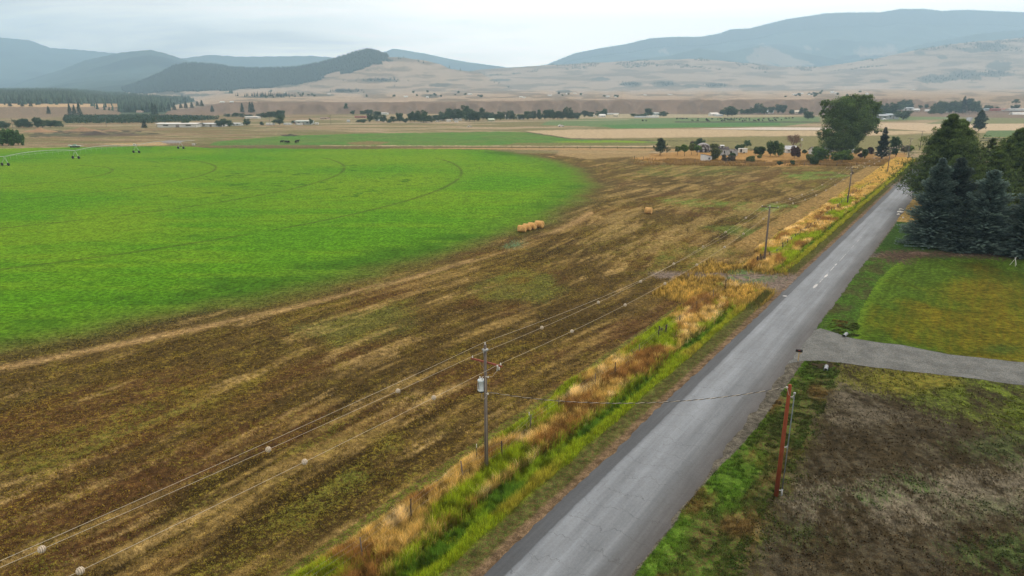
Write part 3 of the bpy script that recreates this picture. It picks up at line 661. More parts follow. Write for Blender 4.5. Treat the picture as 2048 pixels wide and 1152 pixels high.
def vis(X,Y,m=60):
    px,py=proj(X,Y,0*X); return (Y>8)&(px>-m)&(px<2048+m)&(py<1152+m*1.6)
def roadside_left():
    n=900000; s=rg.uniform(0,1,n); s=-8*(1-s)+330*s**1.9; t=rg.uniform(-15.5,-.5,n)
    X,Y=XY(s,t); r=np.hypot(X,Y)
    a=fbm(s/4.0,t/1.6,201,3); b=fbm(s/9,t/3.0,202,3); c=fbm(s/1.4,t/1.1,203,2); big=fbm(s/20,t*0+3,204,2)
    edge=-2.15+.5*(fbm(s/2.5,t*0,205,2)-.5)
    near=s<73; far_=s>86; acc=~near&~far_
    wl=-9.3+1.6*(fbm(s/7,t*0+9,206,3)-.5)+np.where(s>100,-1.5,0)
    dens=np.zeros(n)
    dens[(t<edge)&(t>wl)]=1
    dens*=np.where(acc,.0,1)
    # taller stand in the corner by the access
    cx,cy=proj(X,Y,0*X); cx=cx+12*rg.normal(size=n)+70*(b-.5); cy=cy+4*rg.normal(size=n)+26*(a-.5)
    corner=inpoly(cx,cy,[(1300,548),(1345,552),(1470,570),(1545,584),(1560,600),(1480,620),(1420,600),(1370,610),(1330,585)])|inpoly(cx,cy,[(1380,528),(1530,532),(1575,546),(1480,542),(1340,541)])
    dens=np.where(corner,.75,dens)
    mow=(t>=edge)&(t<-.75)&~acc
    dens=np.where(mow,.55,dens)
    fade=1/(1+(r/120)**2*0)
    u=rg.uniform(0,1,n); keep=(u<dens)&vis(X,Y,90)
    # thin patches
    keep&=(c>.30)|(rg.uniform(0,1,n)<.35)
    a=a+.035*rg.normal(size=n); b=b+.035*rg.normal(size=n); c=c+.06*rg.normal(size=n)
    s,t,X,Y,a,b,c,big,mow,corner,r,edge,wl=[q[keep] for q in (s,t,X,Y,a,b,c,big,mow,corner,r,edge,wl)]
    n=len(s); g=rg.uniform(0,1,(n,1))
    yg=np.where(g<.5,C3(.43,.50,.024),C3(.30,.42,.022)); dg=C3(.11,.22,.02)+0*g; tan=np.where(g<.5,C3(.60,.44,.14),C3(.45,.31,.08)); rust=np.where(g<.5,C3(.36,.20,.055),C3(.24,.13,.04)); yel=C3(.48,.40,.06)+0*g; pale=C3(.72,.56,.27)+0*g
    far1=ss(62,100,s)
    # bright rim by the road, dark ditch, dry fence row
    wrim=ss(-3.1-.9*(a-.3),-2.7-.9*(a-.3),t)
    bx=-4.5+.8*ss(5,40,s); wdry=ss(.5,-.5,t-bx+2.2*(b-.5))
    col=dg*1.0
    gm=ss(.42,.58,a)[:,None]; col=col*(1-.55*gm)+yg*.55*gm
    rim=yg*(1-ss(.55,.68,b)[:,None]*.8)+yel*ss(.55,.68,b)[:,None]*.8
    rimfar=ss(30,70,s)[:,None]*.5; rim=rim*(1-rimfar)+yel*rimfar
    col=col*(1-wrim[:,None])+rim*wrim[:,None]
    dm=np.where((a>.55)[:,None],rust,tan); dm=np.where((c>.62)[:,None]&(a<.5)[:,None],pale,dm); dm=np.where((b<.38)[:,None],yg*.75,dm)
    wd=np.clip(wdry+.35*far1*ss(-3.5,-5,t),0,1)[:,None]
    col=np.where(rg.uniform(0,1,(n,1))<wd,dm,col)
    col=np.where(corner[:,None],np.where(g<.3+.5*a[:,None],C3(.56,.38,.10),C3(.33,.24,.05))*(.55+.9*b[:,None]),col)
    col=np.where(mow[:,None],np.where(g<.5,C3(.10,.14,.028),C3(.17,.135,.045)),col)
    gf=(ss(170,240,s)*ss(-2.6,-4,t))[:,None]; col=col*(1-gf)+tan*gf
    h=np.where(mow,.10,.30+.28*b+.2*rg.uniform(0,1,n)); h=np.where(~mow&(wdry>.5),h+.35+.45*a+.3*(c-.4),h); h*=np.where(mow,1,np.clip((edge-t)*1.2+.55,.4,1)*np.clip((t-wl)*.8+.3,.35,1)); h=np.where(corner,(.35+.7*a)*rg.uniform(.5,1.3,n),h)
    wd_=.020*np.clip(r/45,.8,6)*rg.uniform(.7,1.5,n)*np.where(mow,.8,1)
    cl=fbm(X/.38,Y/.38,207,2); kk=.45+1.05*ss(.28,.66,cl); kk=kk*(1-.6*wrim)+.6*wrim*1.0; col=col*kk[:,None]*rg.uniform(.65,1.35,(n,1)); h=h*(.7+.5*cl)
    z=terrain(X,Y)[0]-.03
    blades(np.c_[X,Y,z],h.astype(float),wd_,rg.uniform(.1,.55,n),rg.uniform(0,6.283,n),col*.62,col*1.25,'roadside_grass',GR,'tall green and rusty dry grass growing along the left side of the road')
roadside_left()
def verge_right():
    n=260000; s=rg.uniform(0,1,n); s=-10+75*s**1.3; t=rg.uniform(7.6,15,n); X,Y=XY(s,t)
    sn=fbm(s/5,t/1.5,71,3); a=fbm(s/3,t/1.4,211,3); c=fbm(s/.8,t/.7,212,2)
    vw=np.interp(s,[-60,0,20,40,60],[14.5,13.2,12.6,12.4,12.2])
    keep=(t>7.75+.95*ss(12,36,s)+.5*(sn-.5))&(t<vw+2*(a-.5))&(c>.42)&vis(X,Y)&~inpoly(X,Y,DRIVE)
    s,t,X,Y,a,c=[q[keep] for q in (s,t,X,Y,a,c)]; n=len(s); g=rg.uniform(0,1,(n,1))
    rim=(ss(9.8,8.6,t))[:,None]
    col=np.where(g<.5,C3(.075,.125,.020),C3(.080,.088,.024)); col=col*(1-rim)+C3(.115,.215,.020)*rim
    wv=.05*rg.normal(size=n)
    br=ss(.50,.72,fbm(s/6,t/2.5,87,4)+wv)[:,None]; col=col*(1-br)+C3(.11,.225,.022)*br
    dr=ss(.50,.70,fbm(s/5+9,t/2,85,4)-wv)[:,None]; col=col*(1-dr)+C3(.17,.11,.035)*dr
    r=np.hypot(X,Y); col=col*(.5+1.0*ss(.3,.66,fbm(X/.3,Y/.3,213,2)))[:,None]
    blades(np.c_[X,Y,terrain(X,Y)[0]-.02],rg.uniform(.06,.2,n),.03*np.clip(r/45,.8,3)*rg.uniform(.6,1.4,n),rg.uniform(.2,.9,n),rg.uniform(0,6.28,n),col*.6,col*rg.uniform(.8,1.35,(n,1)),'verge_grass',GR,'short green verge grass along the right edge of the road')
verge_right()
def field_tufts():
    n=520000; q=rg.uniform(-1.0,.62,n); Yv=24+170*rg.uniform(0,1,n)**1.6; X=q*Yv; Y=Yv
    s,t=ST(X,Y); rc=np.hypot(X-C0[0],Y-C0[1])
    c=fbm(X/.55,Y/.55,221,2)
    keep=(t<-9.3)&(rc>214)&vis(X,Y,80)&(c>.50)
    X,Y,s,t=X[keep],Y[keep],s[keep],t[keep]; Z,idx=terrain(X,Y); A,B,M=land(X,Y,Z,idx); n=len(X)
    pick=(rg.uniform(0,1,n)<.55+.3*(M-.4))[:,None]
    col=np.where(pick,B*1.6,A*1.35)*rg.uniform(.5,1.9,(n,1)); r=np.hypot(X,Y)
    blades(np.c_[X,Y,Z-.02],rg.uniform(.05,.17,n),.05*np.clip(r/45,.7,3)*rg.uniform(.6,1.5,n),rg.uniform(.2,1.0,n),rg.uniform(0,6.28,n),col*.6,col,'stubble',GR,'low weeds and cut stubble scattered over the brown mown field')
field_tufts()
def dirt_weeds():
    n=260000; q=rg.uniform(.1,.95,n); Y=28+62*rg.uniform(0,1,n)**1.3; X=q*Y; s,t=ST(X,Y)
    c=fbm(X/.6,Y/.6,231,2); keep=(t>12)&(s<52)&vis(X,Y,80)&(c>.5)&~inpoly(X,Y,DRIVE)
    X,Y=X[keep],Y[keep]; Z,idx=terrain(X,Y); A,B,M=land(X,Y,Z,idx); n=len(X)
    green=(B[:,1]>B[:,0]*1.1)
    k=green|(rg.uniform(0,1,n)<.16); X,Y,Z,B,A=X[k],Y[k],Z[k],B[k],A[k]; n=len(X)
    col=B*rg.uniform(.7,1.5,(n,1))
    blades(np.c_[X,Y,Z-.01],rg.uniform(.05,.17,n),rg.uniform(.05,.14,n),rg.uniform(.3,1.1,n),rg.uniform(0,6.28,n),col*.6,col,'weeds',GR,'low green weeds sprouting over the bare dirt by the service pole')
dirt_weeds()
def yard_grass():
    n=60000; px=rg.uniform(1262,1815,n); py=rg.uniform(316,332,n); g=np.array([G(a,b) for a,b in zip(px,py)]); X,Y=g[:,0],g[:,1]
    c=fbm(X/4,Y/4,241,3); k=(c+.05*rg.normal(size=n)>.45)&(rg.uniform(0,1,n)<np.clip((px-1262)/90,.05,1))&(py>np.interp(px,[1262,1400,1500,1815],[317,319,322,320])); X,Y,px=X[k],Y[k],px[k]; n=len(X)
    col=np.where(rg.uniform(0,1,(n,1))<.5,C3(.46,.31,.11),C3(.35,.22,.08))*rg.uniform(.7,1.25,(n,1))
    blades(np.c_[X,Y,0*X],rg.uniform(.5,1.1,n),rg.uniform(.08,.2,n),rg.uniform(.1,.6,n),rg.uniform(0,6.28,n),col*.6,col,'dry_grass',GR,'tall golden dry grass in front of the old homestead')
yard_grass()
# ---------------------------------------------------------------- trees
LEAF=attrmat('leaves',.7,.25,.14,.12); NEED=attrmat('needles',.7,.12,.10,.15)
BARK=mat('bark',(.10,.075,.055),.9,.4,4,streak=(3,3,.6)); DEADW=mat('dead_wood',(.22,.12,.10),.9,.3,3)
def leafquads(Cn,D,Nn,L_,W_):
    """flat leaf sprays: centre, long axis, normal"""
    D=D/np.linalg.norm(D,axis=1,keepdims=True); S=np.cross(D,Nn); S=S/np.maximum(1e-6,np.linalg.norm(S,axis=1,keepdims=True))
    L_=np.broadcast_to(L_,(len(Cn),))[:,None]; W_=np.broadcast_to(W_,(len(Cn),))[:,None]
    V=np.stack([Cn-D*L_*.5,Cn+S*W_*.5,Cn+D*L_*.5,Cn-S*W_*.5],1)
    return V.reshape(-1,3)
def quadmesh(name,V,col,mt):
    f=np.arange(len(V)).reshape(-1,4); return mesh_np(name,V,f,mt,cols=np.repeat(col,4,0))
def rdir(r,n,up=0.0):
    v=r.normal(size=(n,3)); v[:,2]+=up; return v/np.linalg.norm(v,axis=1,keepdims=True)
def spruce(name,Ht,Rad,seed,c0,c1,dens=1.0,low=.02,leaf=.30,narrow=.9):
    r=np.random.default_rng(seed); V=[];Cc=[]
    nb=int(1150*dens*Ht/15)
    for i in range(nb):
        z=Ht*(low+(1-low)*(1-(1-i/nb)**.82)); zf=z/Ht
        Lb=Rad*((1-zf)**narrow)*(.78+.22*math.sin(zf*38+seed)+r.uniform(-.18,.14))+.18
        a=r.uniform(0,6.283); droop=-.22+.55*zf+r.uniform(-.1,.1)
        k=max(4,int(Lb/.20*dens**.5)); u=(np.arange(k)+.6)/k; u=u[u>.22]
        if not len(u): continue
        k=len(u)
        rr=u*Lb; zz=z+rr*droop+.16*Lb*u*u
        P=np.c_[np.cos(a)*rr,np.sin(a)*rr,zz]
        tone=r.uniform(.7,1.2)*(1-.0*zf)
        for sgn in (-1,0,1):
            aa=a+sgn*(.75+.2*r.uniform(-1,1,k)); sp=(.5*(1-u)+.35)*leaf*2.3*(.55+.45*min(1,Lb/2))
            D=np.c_[np.cos(aa),np.sin(aa),droop+.35*u-.25+r.uniform(-.15,.15,k)]
            Cn=P+D*sp[:,None]*.4+r.normal(size=(k,3))*.04
            Nn=np.tile([0,0,1.0],(k,1))+r.normal(size=(k,3))*.45
            V.append(leafquads(Cn,D,Nn,sp,leaf*.48)); 
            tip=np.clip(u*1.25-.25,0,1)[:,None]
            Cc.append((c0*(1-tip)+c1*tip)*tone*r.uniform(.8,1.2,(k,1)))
    return quadmesh(name,np.concatenate(V),np.concatenate(Cc),NEED)
def tufts(r,Pc,size,c0,c1,n=11,w=.05):
    m=len(Pc); D=rdir(r,m*n,.25); Cn=np.repeat(Pc,n,0)+D*size*.5; Nn=rdir(r,m*n)
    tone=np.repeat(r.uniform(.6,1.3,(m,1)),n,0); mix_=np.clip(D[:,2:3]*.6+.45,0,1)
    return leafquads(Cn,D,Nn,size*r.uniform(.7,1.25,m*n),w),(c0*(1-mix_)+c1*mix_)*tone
def pine(name,Ht,Rad,seed,c0,c1,ntuft=2600,size=.62,base=.12,w=.13,shape=.75,lobes=46):
    """long-needled pine: needle tufts clustered at the ends of upswept limbs"""
    r=np.random.default_rng(seed); Ps=[]; limbs=[]
    for i in range(lobes):
        zf=base+(1-base)*((i+.5)/lobes)**.9; prof=(1-((zf-.25)/.75 if zf>.25 else (.25-zf)/.5))**shape if zf>.25 else (1-.45*((.25-zf)/.25))
        Lb=Rad*max(prof,.06)*r.uniform(.60,1.15); a=i*2.4+r.uniform(-.5,.5); 
        end=np.array([math.cos(a)*Lb,math.sin(a)*Lb,min(Ht*zf+Lb*.22,Ht*.985)]); st=np.array([0,0,Ht*zf-Lb*.15]); limbs.append((st,end,Lb))
        k=int(ntuft/lobes*(.45+.9*Lb/Rad)); u=r.beta(2.2,1.1,k)[:,None]; sp=(.14+.22*u)*max(Lb,1.0)
        Q=st+(end-st)*u+r.normal(size=(k,3))*sp*np.array([1,1,.62])*.62; Ps.append(Q)
    P=np.concatenate(Ps); P=P[(P[:,2]>Ht*base*.4)&(P[:,2]<Ht)]
    V,Cc=tufts(r,P,size,c0,c1,10,w)
    return quadmesh(name,V,Cc,NEED),limbs
def broad(name,lobes,n,leaf,seed,c0,c1,clump=.26,up=.3,shell=.5):
    """lobes: (x,y,z,rx,ry,rz). leaf clumps spread through each lobe, gaps between them"""
    r=np.random.default_rng(seed); V=[];Cc=[]
    vol=np.array([(l[3]*l[4]*l[5])**(2/3) for l in lobes]); vol/=vol.sum()
    for l,v in zip(lobes,vol):
        c=np.array(l[:3]); rad=np.array(l[3:6]); kc=max(5,int(46*(v*len(lobes))**.5))
        d=rdir(r,kc); cc=c+d*rad*(r.uniform(shell**3,1,(kc,1))**(1/3)); nl=max(8,int(n*v/kc)); tone=r.uniform(.5,1.45,kc)
        rc=rad.mean()*clump*r.uniform(.7,1.35,kc)
        Pn=rdir(r,kc*nl)*(r.uniform(0,1,(kc*nl,1))**.45)*np.repeat(rc,nl)[:,None]; Cn=np.repeat(cc,nl,0)+Pn*np.array([1,1,.8])
        D=rdir(r,len(Cn),up); Nn=rdir(r,len(Cn),.6)
        V.append(leafquads(Cn,D,Nn,leaf*r.uniform(.7,1.4,len(Cn)),leaf*.62))
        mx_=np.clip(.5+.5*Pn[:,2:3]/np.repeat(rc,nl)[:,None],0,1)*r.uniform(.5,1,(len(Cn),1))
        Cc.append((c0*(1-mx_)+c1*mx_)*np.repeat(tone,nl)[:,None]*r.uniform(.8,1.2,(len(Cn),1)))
    return quadmesh(name,np.concatenate(V),np.concatenate(Cc),LEAF)
def trunk_mesh(Ht,rad,limbs=(),mt=None,n=7,top=.9,lean=0):
    mb=MB(); mb.tube([(0,0,-.3),(rad*.2,0,Ht*.25*top),(lean*.5,rad*.3,Ht*.6*top),(lean,0,Ht*top)],[rad,rad*.8,rad*.5,rad*.12],n)
    for st,en,Lb in limbs:
        a=Vector(st);b=Vector(en); m=a.lerp(b,.55)+Vector((0,0,-.04*Lb)); rr=max(.03,rad*.28*min(1,Lb/4)); mb.tube([a,m,b],[rr,rr*.65,rr*.2],5)
    return mb.mesh('trunk',mt or BARK,True)
def tree(name,label,loc,crown,trunk,rz=0,group=None,scale=None,cat='tree'):
    t=thing(name,label,cat,loc,rz,group,scale); obj('trunk',trunk,t); obj('crown',crown,t); return t
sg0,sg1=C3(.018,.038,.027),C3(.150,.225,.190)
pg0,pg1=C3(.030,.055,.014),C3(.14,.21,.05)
# blue spruces beside the lawn
for X,Y,Ht,Rd,sd,lb in ((81.0,130,16.6,5.9,1,'broad blue-green spruce at the roadside end of the spruce row'),
    (85.2,131,16.6,7.0,2,'darker narrow blue-green spruce second from the road, between two broader spruces'),
    (88.4,126,14.8,7.0,3,'silvery blue spruce with pale branch tips, third from the road behind the lawn'),
    (92.6,121.0,13.0,5.6,4,'blue spruce cut by the right edge of the picture, beside the white lawn stand'),
    (84.0,125.5,9.5,4.4,5,'low dark young spruce filling the gap at the foot of the spruce row')):
    k={1:1.0,2:.62,3:1.25,4:.95,5:.7}[sd]
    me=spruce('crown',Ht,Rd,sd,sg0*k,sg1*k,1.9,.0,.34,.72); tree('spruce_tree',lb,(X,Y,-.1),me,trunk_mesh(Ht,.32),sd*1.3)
for X,Y,Ht,Rd,sd,nt_,lb in ((108.5,173,23.3,9.2,11,8500,'tallest dark green pine with a dense rounded top beside the road'),
    (116,181,21.8,10,12,7500,'dark green pine just behind and right of the tallest roadside pine'),
    (101.6,158,14.5,5.0,13,3000,'lower dark pine leaning towards the road in front of the tallest pine'),
    (116.8,160,20.5,9.2,14,6500,'dark green pine at the right edge of the picture, behind the blue spruces'),
    (107,152,16,6.8,15,3200,'dark pine between the tall roadside pine and the blue spruces'),
    (121.5,176,17.5,5.0,16,900,'thin see-through pine with sparse yellowish needles between two dense pines')):
    c1=pg1 if sd!=16 else C3(.085,.11,.04)
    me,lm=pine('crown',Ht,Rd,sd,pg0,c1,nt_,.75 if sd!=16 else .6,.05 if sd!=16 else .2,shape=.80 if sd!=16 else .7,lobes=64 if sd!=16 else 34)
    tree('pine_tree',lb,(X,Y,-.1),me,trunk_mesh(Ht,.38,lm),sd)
# big cottonwood in the homestead
def at_px(px,base_py): g=G(px,base_py); return g[0],g[1]
def W(px_w,Y): return px_w/1418*Y
cx,cy=at_px(1683,314); sc=cy/1418
def L_(px,py,rx,ry,dy=0): # lobe given by its place in the crown's outline, metres from the trunk base
    return ((px-1683)*sc,dy,hgt(cy,py),rx*sc,rx*sc*.9,ry*sc)
lob=[L_(1690,222,36,27),L_(1712,214,30,22,3),L_(1668,218,30,22,-2),L_(1735,226,18,24,2),L_(1655,240,24,24,-3),L_(1700,248,34,26,-3),L_(1728,252,18,16,1),L_(1675,262,32,24,-4),L_(1650,278,25,20,-4),L_(1668,290,30,18,-2),L_(1697,282,22,22,2),L_(1638,266,12,13,-1),L_(1640,206,12,8,1),L_(1715,196,16,7,0),L_(1690,198,18,8,1),L_(1745,210,10,9,2),L_(1750,262,8,4,0),L_(1640,224,12,12,1),L_(1744,242,9,12,1),L_(1706,270,18,18,0)]
me=broad('crown',lob,70000,.52,21,C3(.055,.095,.028),C3(.165,.255,.075),.34,.7,.2)
lm=[((0,0,1.5),(l[0]*.9,l[1]*.9,l[2]),7) for l in lob[:11]]
tree('cottonwood_tree','huge green cottonwood tree towering over the old homestead yard',(cx,cy,-.1),me,trunk_mesh(10,.9,lm,mat('pale_bark',(.20,.18,.15),.9,.3,3,streak=(3,3,.5))),0)
# homestead trees and bushes: px, base py, height px, width px, kind, label
def simple_broad(name,label,px,by,hp,wp,seed,c0,c1,stem=.25,n=2600,cat='tree',group=None,flat=.5,leaf=.42):
    x,y=at_px(px,by); h=hp*y/1418; w_=wp*y/1418/2; r=np.random.default_rng(seed); lb=[]
    for i in range(11 if wp>14 else 7):
        a=r.uniform(0,6.28); q=r.uniform(.15,.74); z=h*(stem+(1-stem)*r.uniform(.22,.82))
        k=r.uniform(.24,.42); lb.append((math.cos(a)*w_*q,math.sin(a)*w_*q,z,w_*k,w_*k,min((h-z)*1.1,h*(1-stem)*r.uniform(.18,.32))))
    lb.append((0,0,h*(stem+(1-stem)*.5),w_*.5,w_*.5,h*(1-stem)*.40))
    me=broad('crown',lb,n,leaf,seed,c0*1.9,c1*1.9,.34,.3,.5)
    lm=[((0,0,h*stem*.6),(l[0],l[1],l[2]),h*.2) for l in lb[:4]]
    tr=trunk_mesh(h*.7,max(.08,h*.022),lm)
    if cat=='bush':
        t=thing(name,label,cat,(x,y,0),0,group); obj('foliage',me,t); obj('stems',tr,t); return t
    return tree(name,label,(x,y,0),me,tr,0,group,cat=cat)
dkg=(C3(.018,.032,.012),C3(.05,.085,.025)); mg=(C3(.035,.06,.012),C3(.09,.15,.03)); og=(C3(.06,.07,.02),C3(.13,.15,.05)); yg_=(C3(.06,.09,.015),C3(.16,.22,.04)); red=(C3(.035,.016,.014),C3(.085,.04,.032)); gry=(C3(.07,.065,.05),C3(.14,.125,.10))
HB=[(1355,309.5,17,16,og,.4,'pale olive sapling at the left end of the small orchard','tree'),
(1369,312.5,23,26,mg,.4,'green orchard tree with a dark short trunk, second from the left in the small orchard','tree'),
(1383,309,22,18,og,.4,'light olive orchard tree between two greener orchard trees','tree'),
(1394,311.5,21,22,mg,.45,'green orchard tree nearest the small white shed','tree'),
(1398,297,21,26,dkg,.1,'dark green tree behind the round-roofed metal shed','tree'),
(1384,295,14,14,gry,.1,'grey-green bush left of the dark tree behind the round-roofed shed','bush'),
(1407,304,13,13,red,.25,'small dark reddish tree in front of the round-roofed metal shed','tree'),
(1427,302,16,22,og,.2,'olive tree right of the round-roofed metal shed','tree'),
(1430,322,25,28,(C3(.04,.05,.018),C3(.10,.115,.04)),.05,'large olive bush against the small white shed','bush'),
(1448,323,14,13,gry,.05,'dull grey bush in front of the ruined grey shack','bush'),
(1464,324,13,19,gry,.05,'straggly brown-grey bush below the ruined shack','bush'),
(1465,314,8,18,dkg,.05,'low dark bush tight against the ruined shack wall','bush'),
(1478,303,14,28,dkg,.02,'rounded very dark bush behind the small white trailer','bush'),
(1493,297,17,17,(C3(.05,.08,.04),C3(.10,.15,.07)),.2,'soft grey-green tree rising behind the rounded dark bush','tree'),
(1518,311,19,26,dkg,.05,'dark green tree at the left side of the dense homestead clump','tree'),
(1540,313,31,28,dkg,.05,'tallest dark green tree of the dense homestead clump','tree'),
(1557,313,27,20,yg_,.06,'yellow-green tree at the right side of the dense homestead clump','tree'),
(1500,325,13,23,og,.05,'round olive bush alone in the golden grass','bush'),
(1519,317,8,10,og,.15,'tiny olive bush behind the round lone bush','bush'),
(1559,330,8,12,dkg,.05,'small dark bush at the edge of the golden grass, left of its twin','bush'),
(1585,331,10,10,dkg,.05,'small dark bush at the edge of the golden grass, nearest the field','bush'),
(1588,316,23,26,red,.05,'large burgundy bush beside the grey-roofed house','bush'),
(1608,307,8,11,dkg,.1,'small dark round bush between the burgundy bush and the big cottonwood','bush'),
(1637,324,30,40,(C3(.03,.055,.012),C3(.075,.135,.025)),.12,'bushy green fruit tree in front of the white house','tree'),
(1630,332,19,24,dkg,.08,'dark low bush under the bushy fruit tree, nearest the field','bush'),
(1620,326,18,18,og,.12,'thin olive shrub left of the bushy fruit tree','bush'),
(1683,328,28,46,mg,.28,'wide flat-topped green fruit tree with a dark trunk in front of the cottonwood','tree'),
(1713,308,13,22,og,.05,'pale olive bush between the cottonwood and the dark conifer','bush'),
(1729,318,20,13,dkg,.05,'narrow dark upright bush left of the dark conifer','bush'),
(1741,309,15,16,red,.05,'purple-brown bush touching the dark conifer','bush'),
(1721,317,12,14,red,.1,'small reddish shrub at the foot of the narrow dark bush','bush'),
(1791,315,41,30,(C3(.02,.04,.014),C3(.055,.10,.03)),.12,'round dark green tree between the dark conifer and the power poles','tree'),
(1808,309,19,17,(C3(.06,.065,.045),C3(.12,.12,.08)),.2,'grey-brown small tree beside the distant road','tree'),
(1818,304,13,17,yg_,.1,'bright light green bush beside the distant road','bush')]
for i,(px,by,hp,wp,cc,stm,lb,ct) in enumerate(HB):
    simple_broad('bush' if ct=='bush' else 'tree',lb,px,by,hp,wp,300+i,cc[0],cc[1],stm,int(700+wp*hp*5.5),ct)
x,y=at_px(1320,310.5); me,lm=pine('crown',33*y/1418,15.5*y/1418,31,C3(.025,.045,.018),C3(.06,.095,.04),420,.7,.22,.2,.55,26)
tree('pine_tree','lone open-branched pine on the dry grass left of the old homestead',(x,y,0),me,trunk_mesh(33*y/1418,.22,lm),0)
x,y=at_px(1763,317); me=spruce('crown',62*y/1418,17.5*y/1418,33,C3(.022,.040,.028),C3(.055,.085,.060),.75,.08,.55,.8)
tree('spruce_tree','dark conifer with a leaning trunk standing in the dry grass beside the road',(x,y,0),me,trunk_mesh(62*y/1418,.3),0)
x,y=at_px(1957,262); me,lm=pine('crown',40*y/1418,13.5*y/1418,34,C3(.02,.035,.02),C3(.05,.08,.045),800,1.1,.1,.35,.7,30)
tree('pine_tree','dark conifer standing alone beside the far end of the road',(x,y,0),me,trunk_mesh(16,.3,lm),0)
# bare reddish tree
def dead_tree():
    x,y=at_px(1585,303); k=y/1418; r=np.random.default_rng(5); mb=MB(); tw=MB()
    mb.tube([(0,0,0),(.1,0,2),(.3,0,4)],[.28,.22,.16],7)
    def br(p,d,l,rad,lev):
        q=p+d*l; (mb if lev<2 else tw).tube([p,p.lerp(q,.5)+Vector(r.normal(size=3))*.06*l,q],[rad,rad*.75,rad*.5],4)
        if lev>=4: return
        for i in range(4 if lev<3 else 5):
            dd=(d+Vector(r.normal(size=3))*.55+Vector((0,0,.12))).normalized(); br(p.lerp(q,r.uniform(.45,1)),dd,l*.66,rad*.6,lev+1)
    for i in range(6): br(Vector((.1,0,1.5+i*.4)),Vector((math.cos(i*2.2)*.6,math.sin(i*2.2)*.6,1)).normalized(),2.7,.13,0)
    t=thing('bare_tree','bare leafless reddish tree behind the grey-roofed house','tree',(x,y,0),0,None,(1.15*38*k/10,1.15*38*k/10,38*k/9.2))
    mb.build('trunk',DEADW,t,True); tw.build('twigs',DEADW,t,True)
dead_tree()
# ---- distant trees: a few shared shapes, each tree its own object
VAR=[]
for i in range(6):
    r=np.random.default_rng(400+i); lb=[(r.uniform(-.27,.27),r.uniform(-.27,.27),r.uniform(.25,.82),r.uniform(.10,.22),r.uniform(.10,.22),r.uniform(.10,.2)) for _ in range(12)]+[(0,0,.45,.24,.24,.34)]
    VAR.append((broad('crown',lb,2600,.05,400+i,C3(.045,.075,.042),C3(.12,.185,.09),.36,.3,.45),trunk_mesh(.5,.022,[((0,0,.12),(l[0],l[1],l[2]),.3) for l in lb[:3]],n=5)))
CV=[]
for i in range(2):
    r=np.random.default_rng(430+i); V=[];Cc=[]
    for j in range(330):
        zf=.06+.94*(j/330); Lb=.22*(1-zf)**.85*r.uniform(.7,1.1)+.012; a=r.uniform(0,6.28); u=np.array([.35,.65,.95])
        P=np.c_[np.cos(a)*Lb*u,np.sin(a)*Lb*u,zf-.12*Lb*u+0*u]; D=np.c_[np.cos(a)+0*u,np.sin(a)+0*u,-.2+0*u]; V.append(leafquads(P,D,np.tile([0,0,1.],(3,1))+r.normal(size=(3,3))*.5,.075,.06)); Cc.append(np.tile(C3(.055,.085,.055)*r.uniform(.6,1.5),(3,1)))
    CV.append((quadmesh('crown',np.concatenate(V),np.concatenate(Cc),NEED),trunk_mesh(.9,.015,n=5)))
cnt=[0]
def ft(px,by,hp,wp,group,label,con=False,dark=None):
    g=hit(px,by); D=g[1]; h=hp*D/1418*1.15; w_=wp*D/1418*1.1; i=cnt[0]; cnt[0]+=1
    cr,tr=(CV if con else VAR)[i%(2 if con else 6)]; wn=.44 if con else .80
    return tree('conifer_tree' if con else 'broadleaf_tree',label,(g[0],g[1],g[2]-.1),cr,tr,(i*2.399)%6.28,group,(w_/wn,w_/wn,h))
rf=np.random.default_rng(77)
g1='trees of the long tree belt around the far farmsteads, middle of the valley'
for px,by,hp,wp in ((717,245,5,10),(728,246,9,12),(740,245,17,12),(753,243,23,16),(767,245,15,14),(778,246,7,10),(788,245,12,12),(799,245,20,13),(810,246,9,10),(821,244,19,15),(829,244,22,18),(842,244,23,20),(848,246,18,16),(853,245,17,20),(864,245,10,12),(874,243,15,16),(887,242,20,20),(901,241,23,18),(912,241,22,18),(922,241,21,16),(934,240,27,20),(940,243,20,20),(950,243,20,18),(957,243,18,14),(967,241,24,14),(977,241,18,16),(985,242,12,12),(994,240,13,16),(1002,240,16,16),(1019,240,17,14),(1026,240,12,12),(1039,239,13,12),(1048,239,10,12),(1056,240,17,14),(1066,239.5,17,12),(1078,239.5,18,12),(1089,239.5,19,13),(1099,239.5,22,12),(1106,239.5,20,12),(1115,239.5,19,12),(1124,239.5,18,12),(1136,239.5,23,15),(1144,240,16,10),(1154,239.5,15,14),(1168,234.5,12,14),(1180,234.5,12,14),(1199,233.5,12,14),(1208,233,13,12)):
    ft(px+rf.uniform(-1,1),by,hp*rf.uniform(.92,1.1),wp*1.15,g1,'dark green broadleaf tree in the long tree belt around the far farmsteads in mid valley')
g2='trees behind the cattle pasture'
for px,by,hp,wp in ((1268,233.5,6,14),(1280,233.5,6,14),(1291,233.5,7,14),(1297,233,17,16),(1326,233.5,11,16),(1444,232,12,12),(1455,232.5,19,26),(1464,232.5,17,22),(1484,229.5,11,10),(1494,229.5,12,12),(1506,229.5,15,12),(1518,229.5,21,16),(1529,229.5,14,12),(1543,227.5,16,12),(1556,227.5,18,14),(1566,227.5,18,12),(1583,229,10,10),(1601,229,13,10),(1611,229,12,10)):
    ft(px,by,hp,wp*1.1,g2,'blue-green broadleaf tree in the row behind the far cattle pasture')
ft(1616,239,18,20,None,'round dark tree at the cattle pasture edge, just left of the big cottonwood')
ft(1806,240,18,34,None,'wide grey-green tree at the end of the long pale barn beyond the road')
g3='trees around the far hamlet on the right'
